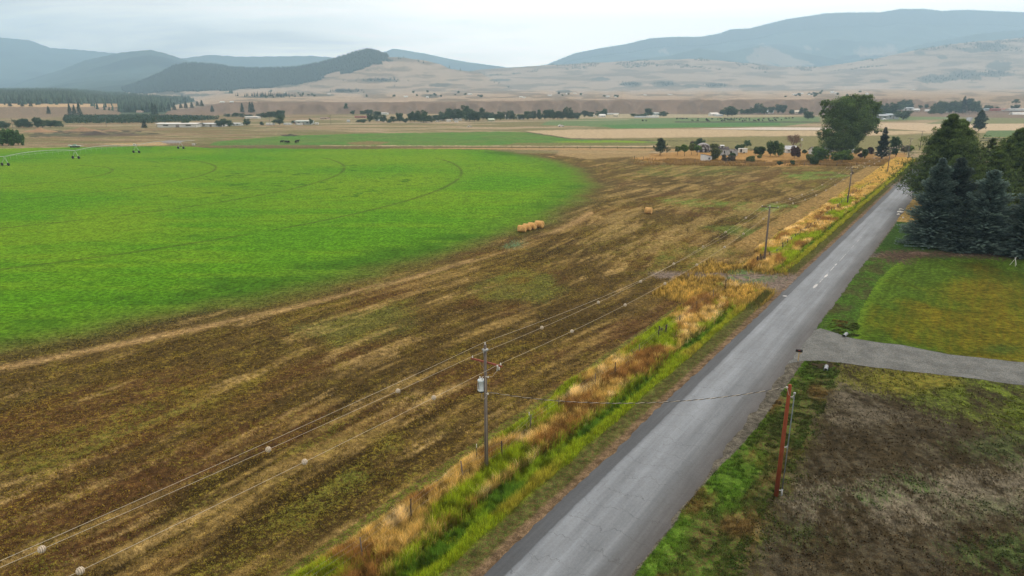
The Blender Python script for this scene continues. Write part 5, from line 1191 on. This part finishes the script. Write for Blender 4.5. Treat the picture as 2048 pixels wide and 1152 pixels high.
def stand():
    x,y=G(2028,531); t=thing('tripod_stand','slender white three-legged stand on the lawn before the right-hand spruces','stand',(x,y,0)); m_=mat('white_enamel',(.7,.7,.7),.4,.05)
    for a in (.3,2.5,4.4): m=MB(); m.tube([(math.cos(a)*.6,math.sin(a)*.6,0),(0,0,1.25)],.028,6); m.build('leg',m_,t)
    m=MB(); m.tube([(-.05,0,1.2),(.05,0,1.32)],.05,8); m.box((.02,0,1.36),(.3,.05,.05)); m.build('head',m_,t)
stand()
# brown earth heap at the end of the bare path
def heap(name,px,py,rx,ry,h,col,label,seed=1,cat='heap'):
    x,y=G(px,py); n=36; g=np.linspace(-1,1,n); Xg,Yg=np.meshgrid(g,g); d=np.hypot(Xg,Yg); z=h*np.clip(1-d,0,1)**.9*(.6+.8*fbm(Xg*2.5+seed,Yg*2.5,seed,4))-.06
    V=np.c_[(Xg*rx).ravel(),(Yg*ry).ravel(),z.ravel()]; me=mesh_np(name,V,gridfaces(n,n,False)[:,::-1],mat(name+'_soil_%d'%seed,col,1,.45,2.2,bmp=.05),smooth=True); return tag(obj(name,me,None,(x,y,0)),label,cat)
heap('earth_heap',1838,507,2.2,1.1,.5,(.10,.065,.045),'low heap of brown earth at the foot of the leftmost blue spruce',1)
for i,(px,py,wx,hh,c,lb) in enumerate(((80,263.5,70,7,(.30,.19,.11),'orange-tan earth mound behind the left thicket'),(165,262,80,7,(.26,.17,.10),'long tan earth mound in the waste ground on the left'),(190,269.5,62,7,(.075,.06,.05),'dark rubble heap with pale scraps in the left waste ground'),(112,270,50,4,(.08,.085,.05),'low green-brown weedy bank in the left waste ground'),(250,270,60,4,(.10,.07,.05),'dark low bank stretching right from the rubble heap'),(222,262,40,4,(.22,.15,.09),'small brown bank right of the long tan mound'),(579,271,24,3.5,(.04,.04,.025),'dark brush pile at the edge of the second green field'))):
    D=G(px,py)[1]; heap('earth_mound' if i!=6 else 'brush_pile',px,py,wx*D/1418/2,8,hh*D/1418,c,lb,20+i)
# ---------------------------------------------------------------- centre pivot
def pivot():
    tw=[G(11,331.5),G(152,317.5),G(273,306),G(362,297.8)]; st=np.array(G(-160,345)); t=thing('irrigation_pivot','long wheeled irrigation pivot with arched pipe spans across the green field','irrigation pivot',(tw[0][0],tw[0][1],0)); o=tw[0]
    L=[st]+tw; hp=3.7; mt=mat('pale_galvanised_pipe',(.42,.47,.48),.5,.1,2); tops=[Vector((p[0]-o[0],p[1]-o[1],hp)) for p in L]; ls=[]
    tops.append(tops[-1]+(tops[-1]-tops[-2])*.35)
    for i in range(len(tops)-1):
        a,b=tops[i],tops[i+1]; last=i==len(tops)-2; m=MB(); pts=[a.lerp(b,k/12)+Vector((0,0,(1.1 if not last else .3)*4*(k/12)*(1-k/12))) for k in range(13)]; m.tube(pts,.10,7)
        if not last:
            low=[p-Vector((0,0,1.0*math.sin(math.pi*k/12)+.05)) for k,p in enumerate(pts)]; m.tube(low,.03,4)
            for k in range(1,12,2): m.tube([pts[k-1],low[k],pts[k+1]],.02,4)
            for k in range(1,12): m.tube([pts[k],pts[k]-Vector((0,0,1.9))],.02,4)
        m.build('pipe_span',mt,t,True)
    for i,p in enumerate(tw):
        a=Vector((p[0]-o[0],p[1]-o[1],0)); dr=Vector((1,-.28,0)).normalized(); m=MB()
        for s_ in (-1,1):
            w_=a+dr*1.9*s_+Vector((0,0,.6)); m.tube([w_,a+Vector((0,0,hp))],.05,5); m.tube([w_,a+Vector((-.3,1.2,hp-.3))],.03,4)
        m.tube([a+dr*1.9+Vector((0,0,.6)),a-dr*1.9+Vector((0,0,.6))],.07,6); f=m.build('drive_tower',mt,t)
        for s_ in (-1,1):
            w_=a+dr*1.7*s_+Vector((0,0,.62)); M=Matrix.Translation(w_)@Matrix.Rotation(math.atan2(dr.y,dr.x),4,'Z')@Matrix.Rotation(math.pi/2,4,'X')
            m=MB(); m.lathe([(.3,-.16),(.56,-.2),(.66,-.12),(.66,.12),(.56,.2),(.3,.16)],16,M); m.build('wheel',BLK,f,True)
pivot()
def implement():
    x,y=G(150,295); t=thing('parked_implement','low pale metal implement on wheels parked at the far left edge of the green field','farm implement',(x,y,0)); c=mat('pale_green_metal',(.50,.58,.54),.6,.15)
    m=MB(); m.box((0,0,1.0),(6.5,1.6,.2)); m.box((-2.6,0,1.25),(1.2,1.2,.35)); m.build('deck',c,t); m=MB(); m.box((3.9,0,.85),(2.4,.15,.15)); m.build('tow_bar',c,t); m=MB(); m.box((0,0,1.4),(2.2,.9,.7),taper=.7); m.build('hopper',mat('green_metal',(.2,.33,.28),.6),t)
    for sx in (-1.8,0,1.8): m=MB(); m.lathe([(.2,-.9),(.42,-.9),(.42,-.6),(.1,-.6),(.1,.6),(.42,.6),(.42,.9),(.2,.9)],12,Matrix.Translation((sx,0,.42))@Matrix.Rotation(math.pi/2,4,'X')); m.build('wheel_pair',BLK,t)
implement()
# ---------------------------------------------------------------- buildings
_h={}
def unit_house(wc,rc,style):
    k=(wc,rc,style)
    if k in _h: return _h[k]
    wm=mat('siding_%s'%len(_h),wc,.8,.15,6); rm=mat('roofing_%s'%len(_h),rc,.7,.2,5); g={'gable':.42,'low':.16,'flat':.05,'hoop':0}[style]; e=1-g
    w=MB()
    if style=='hoop':
        V=[];n=10
        for x in (-.5,.5): V+=[(x,.5*math.cos(a),.0+1.0*math.sin(a)**.8 if math.sin(a)>0 else 0) for a in np.linspace(0,math.pi,n)]
        w.add(V,[tuple(range(n)),tuple(range(2*n-1,n-1,-1))]); r_=MB(); V2=[(v[0]*1.01,v[1]*1.02,v[2]*1.02) for v in V]; r_.add(V2,[(i,i+n,i+n+1,i+1) for i in range(n-1)])
    else:
        V=[(-.5,-.5,0),(.5,-.5,0),(.5,.5,0),(-.5,.5,0),(-.5,-.5,e),(.5,-.5,e),(.5,.5,e),(-.5,.5,e),(-.5,0,1),(.5,0,1)]
        w.add(V,[(0,1,5,4),(2,3,7,6),(1,2,6,9,5),(3,0,4,8,7)])
        r_=MB(); a=.07; t_=.05; dz=g*a/.5
        for s in (-1,1):
            R_=[(-.5-a*.6,s*(.5+a),e-dz),(.5+a*.6,s*(.5+a),e-dz),(.5+a*.6,0,1.0),(-.5-a*.6,0,1.0)]; R2=[(x,y,z+t_) for x,y,z in R_]
            r_.add(R_+R2,[(0,1,2,3),(7,6,5,4),(0,4,5,1),(1,5,6,2),(2,6,7,3),(3,7,4,0)])
    gl=mat('dark_window',(.03,.035,.04),.2,.1,spec=.6); dm=mat('grey_door',(.25,.22,.2),.6)
    wi=[]
    if style!='hoop':
        for x in (-.28,.30): m=MB(); m.box((x,-.505,e*.58),(.13,.03,e*.26)); wi.append(m.mesh('window',gl))
        m=MB(); m.box((.02,-.505,e*.36),(.09,.03,e*.70)); dr_=m.mesh('door',dm)
    else: m=MB(); m.box((-.505,0,.3),(.02,.25,.6)); dr_=m.mesh('door',dm)
    _h[k]=(w.mesh('walls',wm),r_.mesh('roof',rm,style=='hoop'),dr_,wi); return _h[k]
def house(px,by,wp,hp,wc,rc,label,style='gable',cat='house',dep=7,rz=0.0,group=None,name='farm_house',full=True):
    g=hit(px,by); D=g[1]; w_=wp*D/1418; h=hp*D/1418; wl,rf_,dr_,wi=unit_house(wc,rc,style)
    t=thing(name,label,cat,(g[0],g[1],g[2]),rz,group,(w_,min(dep,max(w_*.9,3.5)),h)); obj('walls',wl,t); obj('roof',rf_,t)
    if full:
        obj('door',dr_,t)
        for q in wi: obj('window',q,t)
    return t
WH=(.72,.72,.70); CR=(.60,.55,.45); GY=(.36,.38,.40); BR=(.25,.17,.12); RD=(.30,.10,.08); BG=(.42,.50,.56); LG=(.62,.65,.66); DK=(.12,.11,.11)
hs=[(361,254,78,8,WH,WH,'long white low poultry shed, the first and longest of the three at left','low','shed',14),
(427,252.8,48,6.5,WH,LG,'second long white shed, partly behind the three dark trees','low','shed',14),
(472,251,24,5,LG,LG,'third and shortest white shed, right of the three dark trees','low','shed',12),
(506,236.8,26,4,WH,WH,'long white building at the foot of the brown bench on the left','low','shed',12),
(541,250,14,4,WH,WH,'small white low shed left of the largest round tree','low','shed',8),
(576,249.5,14,3.5,WH,LG,'small white shed right of the largest round tree','low','shed',8),
(610,249,30,8,(.40,.45,.42),(.50,.55,.52),'low grey-green farm building with a slim tree at its corner','low','barn',16),
(600,249.8,11,3.5,WH,WH,'white trailer parked in front of the grey-green farm building','flat','trailer',3),
(634,249,7,3.5,WH,LG,'tiny white shed at the right end of the grey-green farm building','low','shed',5),
(592,247.5,7,6,BR,DK,'small brown shed left of the grey-green farm building','gable','shed',5),
(650,238,14,4,(.45,.33,.28),BR,'brown roofed farmhouse behind the tan field, centre left','gable','house',8),
(722,236,22,4,(.40,.2,.17),RD,'reddish long barn left of the tall dark tree belt','low','barn',10),
(768,229,16,3.5,WH,LG,'white long barn at the foot of the bench behind the tree belt','low','barn',10),
(697,244.5,6,4.5,LG,GY,'tiny pale shed with a dark pole at the left end of the tree belt','gable','shed',4),
(755,242,8,4,LG,LG,'pale roofed house at the left part of the tree belt','gable','house',8),
(768,243,6,3,WH,LG,'little white outbuilding right of the pale roofed house','gable','shed',4),
(865,239,8,6,WH,LG,'white gabled house in a gap of the tree belt, left of its neighbour','gable','house',7),
(878,240.5,10,5.5,WH,BG,'white house with a bluish roof in a gap of the tree belt','gable','house',7),
(888,242,9,3,CR,CR,'cream low house just left of the white trailer homes','low','house',6),
(897,243,9,4,WH,WH,'first white trailer home in front of the tree belt','flat','trailer home',4),
(915,241,17,4.5,WH,LG,'longest white trailer home in front of the tree belt','flat','trailer home',4.5),
(913,244.3,7,2.6,WH,WH,'white van-sized trailer below the longest trailer home','flat','trailer',2.5),
(982,242.5,12,5.5,(.42,.45,.3),(.55,.6,.48),'pale olive house before the tree belt','gable','house',8),
(990,236,15,6.5,LG,LG,'pale gabled house behind the pale olive house','gable','house',8),
(1014,238,7,8,WH,WH,'narrow bright white house front between two trees of the belt','gable','house',6),
(1040,238.5,9,5,LG,BG,'pale house with a blue-grey roof right of the centre of the belt','gable','house',7),
(1147,231,7,3,WH,LG,'small white roof behind the right end of the tree belt','low','shed',6),
(1188,233,6,3,WH,LG,'small white shed between the two tree groups right of the belt','low','shed',6),
(1204,234,12,5.5,WH,WH,'bright white gabled barn right of the tree belt','gable','barn',9),
(1221,229,30,2.5,LG,LG,'very long pale barn behind the bright white gabled barn','low','barn',10),
(1231,233.5,9,5,CR,CR,'cream barn at the right of the bright white gabled barn','gable','barn',8),
(1280,235.5,22,3,LG,BG,'long low blue-grey shed under the hedge trees','low','shed',8),
(1305,235.5,22,3.5,WH,WH,'long low white shed left of the round hedge tree','low','shed',8),
(1311,230.5,12,5,(.5,.58,.6),(.55,.62,.64),'blue-green roofed barn between the two hedge trees','low','barn',9),
(1427,231.5,16,6,WH,WH,'white farmhouse left of the big round tree behind the pasture','gable','house',9),
(1437,232.5,14,4,LG,LG,'pale low shed tight against the big round tree behind the pasture','low','shed',7),
(1540,226.5,12,5.5,WH,BG,'white house with a bluish roof in the tree row behind the pasture','gable','house',8),
(1594,227,14,6,CR,CR,'cream gabled house in the tree row behind the pasture','gable','house',8),
(1753,238.8,34,9,GY,(.42,.46,.52),'long blue-grey roofed barn right of the big cottonwood','low','barn',14),
(1781,238,22,10,(.40,.42,.46),BG,'grey barn wing with a dark opening, joined to the long blue-grey barn','low','barn',16),
(1806,221.5,34,6,LG,(.55,.62,.66),'wide pale-roofed shed in the far hamlet beside the bushy trees','low','shed',14),
(1831,222.5,12,5,WH,LG,'white house in the far hamlet right of the wide pale-roofed shed','gable','house',8),
(1855,223.5,10,4,WH,LG,'low white house in the far hamlet between two tree groups','gable','house',8),
(1896,226,8,5,WH,WH,'white gabled house in front of the densest hamlet trees','gable','house',7),
(1975,221.5,14,4,BG,BG,'blue-roofed house right of the hamlet trees','low','house',8),
(1990,222,16,4.5,(.4,.16,.14),RD,'red long barn right of the hamlet trees','low','barn',9),
(2006,222,10,4.5,WH,RD,'white building with a red roof at the right edge of the hamlet','gable','building',8),
(2032,222,34,4,LG,LG,'long pale building at the right edge of the picture','low','building',12)]
for h in hs: house(*h[:7],style=h[7],cat=h[8],dep=h[9],rz=0.0 if h[2]>18 else ((h[0]*7)%5-2)*.12,name={'trailer home':'trailer_home','shed':'low_shed','barn':'barn','trailer':'white_trailer','building':'long_building'}.get(h[8],'farm_house'),full=h[3]>4.5)
house(2035,229.5,26,4.5,WH,WH,'white hoop greenhouse on the grass at the far right','hoop','greenhouse',dep=9,name='hoop_greenhouse')
# specks of houses on the plateau
for px,py,wp,hp in ((571,187,5,2),(658,189,5,1.6),(812,195,7,3),(940,190,8,2.5),(855,196,5,3),(1100,192,8,2),(1042,195,6,2.5),(1048,196,6,2),(1135,189,6,2),(1150,188,5,2),(1215,194,8,2),(1232,195,5,2),(1664,187,6,4),(1672,188,5,3),(1603,188,6,2),(1734,188.5,4,2.5),(1826,180,7,1.5),(1290,191,6,1.5),(1340,190,8,1.5),(1590,190,10,2),(1620,190,8,2)):
    house(px,py,wp,hp,WH,LG,'tiny pale house among hazy trees on the plateau behind the bench','gable','house',8,0,'tiny houses on the plateau',full=False)
house(445,205.5,8,2.5,WH,LG,'small white house on the left bench rim beside a lone bush','gable','house',8,full=False)
house(464,205.5,7,2.5,WH,LG,'second small white house on the left bench rim, near two bushes','gable','house',8,full=False)
house(280,225,10,3.5,(.6,.45,.38),(.65,.5,.42),'pinkish roofed house below the left forest','low','house',9,full=False)
house(365,234.5,16,3,(.6,.45,.38),(.6,.48,.42),'pinkish long shed above the plantation','low','shed',9,full=False,name='low_shed')
# homestead
house(1578,305,26,13,WH,(.48,.50,.55),'white house with a grey roof behind the burgundy bush','gable','house',8,.15,name='farm_house')
house(1640,309,36,14,(.6,.62,.65),DK,'white house with a black-edged roof hidden behind the bushy fruit tree','gable','house',9,-.1)
house(1700,305,12,8,LG,LG,'small pale shed glimpsed below the cottonwood, between fruit trees','gable','shed',5,0,name='low_shed')
def quonset():
    x,y=G(1406,303.5); k=y/1418; t=thing('round_roofed_shed','round-roofed metal shed with peeling white and rust sheets at the homestead','shed',(x,y,0),-.25); V=[];n=14;w_=13*k;l=5;h=16.5*k
    m,t_,p=newmat('peeling_sheet'); tc=t_.nodes.new('ShaderNodeTexCoord'); a=noise(t_,.9,4,.7,tc.outputs['Object']); c=mixc(t_,rng_(t_,a,.48,.55,0,1),(.10,.085,.085),(.55,.56,.60)); t_.links.new(c,p.inputs['Base Color'])
    f=MB(); V=[(w_*math.cos(a_),-l,h*.45+h*.55*math.sin(a_)) for a_ in np.linspace(0,math.pi,n)]+[(-w_,-l,0),(w_,-l,0)]; f.add(V,[tuple(range(n+2))[::-1]]); V=[(v[0],l,v[2]) for v in V]; f.add(V,[tuple(range(n+2))]); f.build('end_walls',m,t)
    r_=MB(); pr=[(w_*1.03,0)]+[(w_*1.03*math.cos(a_),h*.45+h*.57*math.sin(a_)) for a_ in np.linspace(0,math.pi,n)]+[(-w_*1.03,0)]; V=[(q[0],-l-.15,q[1]) for q in pr]+[(q[0],l+.15,q[1]) for q in pr]; kk=len(pr); r_.add(V,[(i,i+1,i+1+kk,i+kk) for i in range(kk-1)]); r_.build('roof',mat('dark_metal_roof',(.20,.19,.20),.6,.3),t)
    for sx in (-1.0,1.1): d=MB(); d.box((sx,-l-.02,1.1),(1.0,.05,2.0)); d.build('door',mat('opening_shade',(.03,.025,.025),.9),t)  # near-black panels paint in the shade of open doorways
quonset()
def white_shed():
    x,y=G(1412,322); k=y/1418; t=thing('small_white_shed','small white shed with a dark square window and brown roof, front edge of the yard','shed',(x,y,0),.35); 
    m=MB(); V=[(-1.9,-1.5,0),(1.9,-1.5,0),(1.9,1.5,0),(-1.9,1.5,0),(-1.9,-1.5,2.9),(1.9,-1.5,2.0),(1.9,1.5,2.0),(-1.9,1.5,2.9)]; m.add(V,[(0,1,5,4),(1,2,6,5),(2,3,7,6),(3,0,4,7)]); m.build('walls',mat('white_boards',(.72,.74,.76),.7,.12,5),t)
    m=MB(); m.add([(-2.1,-1.7,2.97),(2.1,-1.7,2.02),(2.1,1.7,2.02),(-2.1,1.7,2.97),(-2.1,-1.7,3.1),(2.1,-1.7,2.15),(2.1,1.7,2.15),(-2.1,1.7,3.1)],[(3,2,1,0),(4,5,6,7),(0,1,5,4),(1,2,6,5),(2,3,7,6),(3,0,4,7)]); m.build('roof',mat('brown_tar_roof',(.20,.13,.11),.9,.3),t)
    m=MB(); m.box((.55,-1.52,1.2),(.9,.05,.8)); w_=m.build('window',mat('dark_window',(.03,.035,.04)),t); m=MB(); m.box((.55,-1.55,1.2),(1.05,.03,.06)); m.build('frame',mat('white_boards',(1,1,1)),w_); m=MB(); m.box((1.92,0,.9),(.04,.8,1.7)); m.build('door',mat('opening_shade',(0,0,0)),t)
white_shed()
def ruin():
    x,y=G(1456,311); t=thing('ruined_shack','ruined grey board shack with holes, a dormer and collapsed dark roof','shack',(x,y,0),-.12); r=np.random.default_rng(4); g=mat('grey_white_boards',(.42,.44,.46),.85,.5,1.3,streak=(3,3,.5)); dk=mat('opening_shade',(0,0,0))  # dk colours in the dark seen through wall holes
    m=MB()
    for i in range(34):
        xx=-4.3+i*.26; h=2.9*r.uniform(.82,1.05) if i<26 else 2.3*r.uniform(.7,1.05)
        if i in (9,10,21,22,23): m.box((xx,0,.5),(.24,.05,1.0*r.uniform(.6,1.1))); continue
        m.box((xx,r.uniform(-.03,.03),h/2),(.24,.05,h),r.uniform(-.04,.04))
    for i in range(16): h=2.7*r.uniform(.7,1.05); m.box((4.4,i*.27,h/2),(.05,.24,h)); m.box((-4.45,i*.27,h/2),(.05,.24,h))
    for i in range(34): h=2.9*r.uniform(.7,1.0); m.box((-4.3+i*.26,4.2,h/2),(.24,.05,h))
    m.build('walls',g,t); m=MB(); m.add([(-4.5,-.2,2.9),(.4,-.2,2.7),(.4,2.2,4.0),(-4.5,2.2,4.2),(-4.5,4.3,2.9),(.4,4.3,2.6)],[(0,1,2,3),(3,2,5,4)]); m.add([(.6,.2,2.3),(4.4,.0,2.5),(4.4,2.4,2.9),(.6,2.4,2.2)],[(0,1,2,3)]); m.build('roof',mat('collapsed_roof',(.10,.085,.085),.9,.5,1.5),t)
    m=MB(); m.box((-2.9,.8,4.0),(1.7,1.5,1.1)); d=m.build('dormer',g,t); m=MB(); m.box((-2.9,.03,4.0),(1.0,.05,.6)); m.build('window',dk,d); m=MB(); m.add([(-3.9,-.1,4.55),(-1.9,-.1,4.55),(-1.9,1.7,4.9),(-3.9,1.7,4.9)],[(0,1,2,3)]); m.build('dormer_roof',mat('pale_tin',(.5,.52,.55),.5),d)
    m=MB(); m.box((-1.75,-.04,1.7),(.5,.04,1.3)); m.box((1.3,-.04,1.4),(.9,.04,1.2)); m.build('opening',dk,t)
    m=MB(); m.box((-1.7,-.08,2.4),(1.2,.05,.12)); m.box((-1.1,-.08,1.6),(.12,.05,1.6)); m.box((-2.3,-.08,1.6),(.12,.05,1.6)); m.build('window_frame',mat('white_boards',(1,1,1)),t)
ruin()
def caravan():
    x,y=G(1485,306.5); t=thing('white_caravan','small white box trailer with a dark open doorway beside the rounded dark bush','trailer',(x,y,0),-.2); m=MB(); m.box((0,0,1.35),(4.3,2.2,1.9),taper=.97); b=m.build('body',mat('white_sheet_metal',(.70,.70,.67),.5,.12,3),t); m=MB(); m.box((-.9,-1.1,1.3),(.8,.08,1.6)); m.build('door',mat('opening_shade',(0,0,0)),b)  # doorway is a panel with the inner shade as its colour
    m=MB(); m.box((0,0,2.33),(4.5,2.35,.08)); m.build('roof',mat('white_sheet_metal',(1,1,1)),b)
    for sy in (-1,1): m=MB(); m.lathe([(.1,-.1),(.35,-.1),(.35,.1),(.1,.1)],12,Matrix.Translation((.6,sy*1.0,.35))@Matrix.Rotation(math.pi/2,4,'X')); m.build('wheel',BLK,t)
    m=MB(); m.tube([(-2.1,0,.45),(-3.2,0,.4)],.06,6); m.build('tow_bar',GALV,t)
caravan()
def bird_house():
    x,y=G(1602,300); k=y/1418; t=thing('white_mast_box','small white box on a tall thin mast beside the bare reddish tree','yard box',(x,y,0)); m=MB(); m.tube([(0,0,0),(0,0,19*k)],.05,6); m.build('mast',GALV,t); m=MB(); m.box((0,0,20.5*k),(.7,.5,.95)); m.box((0,0,20.5*k+.55),(.85,.65,.12)); m.build('box',mat('white_boards',(1,1,1)),t)  # plain bird-house box on a mast, no lamp in it
bird_house()
# cars and clutter far away
def car(px,py,label,col,rz=0.1,s=1.0,group=None):
    x,y,z=hit(px,py); t=thing('parked_car',label,'car',(x,y,z),rz,group,(s,)*3); m=MB()
    pr=[(-2.1,.35),(-2.15,.8),(-1.5,.95),(-1.0,1.42),(.6,1.45),(1.2,.98),(2.1,.85),(2.15,.4)]; V=[(a,-.85,b) for a,b in pr]+[(a,.85,b) for a,b in pr]; n=len(pr); m.add(V,[tuple(range(n))[::-1],tuple(range(n,2*n))]+[(i,(i+1)%n,(i+1)%n+n,i+n) for i in range(n)]); m.build('body',mat('car_paint_%s'%label[:5],col,.35,.05,spec=.6),t)
    for a in (-1.35,1.35):
        for b in (-.8,.8): m=MB(); m.lathe([(.1,-.1),(.34,-.1),(.34,.1),(.1,.1)],12,Matrix.Translation((a,b,.34))@Matrix.Rotation(math.pi/2,4,'X')); m.build('wheel',BLK,t)
    m=MB(); m.box((-.2,0,1.2),(1.5,1.74,.28)); m.build('window',mat('dark_window',(0,0,0)),t)
car(1771,240.3,'white car parked in front of the long blue-grey barn',(.75,.75,.75),.1,1.5)
car(875,243.8,'white car parked left of the trailer homes before the tree belt',(.7,.7,.7),.3)
car(939,254.5,'pale vehicle alone on the brown plain below the tree belt',(.6,.55,.5),.2)
car(1122,253.5,'white vehicle alone on the pale plain right of centre',(.7,.7,.7),.1,1.3)
def irr_head(px,py,label):
    x,y=G(px,py); t=thing('pump_box',label,'pump box',(x,y,0)); m=MB(); m.box((0,0,.6),(1.3,.8,1.2)); m.build('cabinet',mat('pale_cabinet',(.6,.58,.5),.6),t); m=MB(); m.tube([(1,0,0),(1,0,.9),(1.8,0,.9)],.12,8); m.build('pipe',GALV,t)
irr_head(387,290.5,'pale pump box at the far edge of the green field, beyond the pivot tower'); irr_head(269,291.5,'small white pump box on the strip behind the third pivot tower')
# distant poles along the farm lane
PM=MB(); PM.tube([(0,0,0),(0,0,9)],[.16,.12],6); PME=PM.mesh('pole',WOODG); AM=MB(); AM.box((0,0,8.4),(2.4,.12,.14)); AME=AM.mesh('crossarm',WOODG)
for px,by in ((213,254),(314,254),(406,253.5),(540,252.5),(662,249),(26,257),(1238,229),(1288,228)):
    x,y,z=hit(px,by); t=thing('distant_pole','thin distant utility pole along the farm lane across the plain','utility pole',(x,y,z),0,'thin poles along the far farm lane'); obj('pole',PME,t); obj('crossarm',AME,t)
for px,by in ((1931,230),(1938,231),(1926,231)):
    x,y,z=hit(px,by); t=thing('distant_pole','pale utility pole beside the far road junction','utility pole',(x,y,z),0,'poles beside the far road junction'); obj('pole',PME,t); obj('crossarm',AME,t)
# side road pad and far road continuation are part of the road sheet
# ---------------------------------------------------------------- cattle
def cow_mesh(graze):
    v=[(0,0,1.12),(-.55,0,1.15),(-.78,0,1.1),(.55,0,1.15),(.8,0,1.2),(1.1,0,1.32 if not graze else .85),(1.3,0,1.42 if not graze else .45),(1.62,0,1.28 if not graze else .14)]; rd=[.36,.34,.22,.36,.27,.18,.16,.08]
    e=[(0,1),(1,2),(0,3),(3,4),(4,5),(5,6),(6,7)]
    for bx,b in ((-.62,1),(.58,3)):
        for sy in (-1,1):
            k=len(v); kx=-.10 if b==1 else .02; v+=[(bx,sy*.2,.82),(bx+kx,sy*.22,.42),(bx,sy*.22,.03)]; rd+=[.15,.075,.06]; e+=[(b,k),(k,k+1),(k+1,k+2)]
    k=len(v); v+=[(-.95,0,1.0),(-.98,0,.5)]; rd+=[.04,.03]; e+=[(2,k),(k,k+1)]
    k=len(v)
    for sy in (-1,1): v+=[(v[6][0]-.1,sy*.24,v[6][2]+.08)]; rd+=[.04]; e+=[(6,len(v)-1)]
    me=bpy.data.meshes.new('cow'); me.from_pydata(v,e,[]); o=bpy.data.objects.new('tmp',me); link(o); sk=o.modifiers.new('s','SKIN'); 
    for i,q in enumerate(me.skin_vertices[0].data): q.radius=(rd[i],rd[i]*(1.0))
    me.skin_vertices[0].data[0].use_root=True; ss_=o.modifiers.new('u','SUBSURF'); ss_.levels=1; ss_.render_levels=1
    dg=bpy.context.evaluated_depsgraph_get(); dg.update(); r_=bpy.data.meshes.new_from_object(o.evaluated_get(dg)); r_.materials.clear(); r_.materials.append(mat('black_hide',(.018,.015,.014),.7,.2,4)); r_.name='cow'; bpy.data.objects.remove(o); return r_
CM=[cow_mesh(True),cow_mesh(False)]
rc_=np.random.default_rng(12)
def cow(px,py,label,group,s=1.0):
    x,y,z=hit(px,py); o=obj('cow',CM[rc_.integers(0,2)],None,(x,y,z),rc_.uniform(0,6.28)); o.scale=(s,)*3; tag(o,label,'cow',group)
for i,(px,py) in enumerate(((564,287),(572,287.2),(578,287.4),(592,287),(594.5,286.2))): cow(px,py,'dark cow of the small bunch grazing on the second green field, left of centre','small bunch of cattle on the second green field',1.25)
for i in range(62):
    px=rc_.uniform(1352,1500) if i%2 else rc_.uniform(1440,1565); py=rc_.choice([238.6,239.5,241,242.3,243])+rc_.normal()*.5; cow(px,py,'small black cow of the large herd spread over the far green pasture','herd on the far green pasture',1.2)
for px,py in ((1285,242.8),(1292,243)): cow(px,py,'black cow apart from the herd, at the left of the far pasture','two cattle left of the herd',1.3)
for px,py in ((1548,238),(1555,238),(1571,238.5),(1578,237.6),(1585,237.5)): cow(px,py,'black cow at the right end of the far herd near the round dark tree','cattle at the right end of the herd',1.3)
# ---------------------------------------------------------------- haze
def haze():
    m=bpy.data.materials.new('haze'); m.use_nodes=True; t=m.node_tree; t.nodes.clear(); o=t.nodes.new('ShaderNodeOutputMaterial'); v=t.nodes.new('ShaderNodeVolumePrincipled')
    v.inputs['Color'].default_value=(.51,.765,1.0,1); v.inputs['Density'].default_value=HAZE; v.inputs['Anisotropy'].default_value=.2; t.links.new(v.outputs[0],o.inputs['Volume'])
    x=11300; z0,z1=-2.5,1150; b=MB(); b.box((0,0,(z0+z1)/2),(2*x,2*x,z1-z0)); tag(b.build('haze',m),None,None,None,'stuff')
HAZE=1.6e-4
haze()
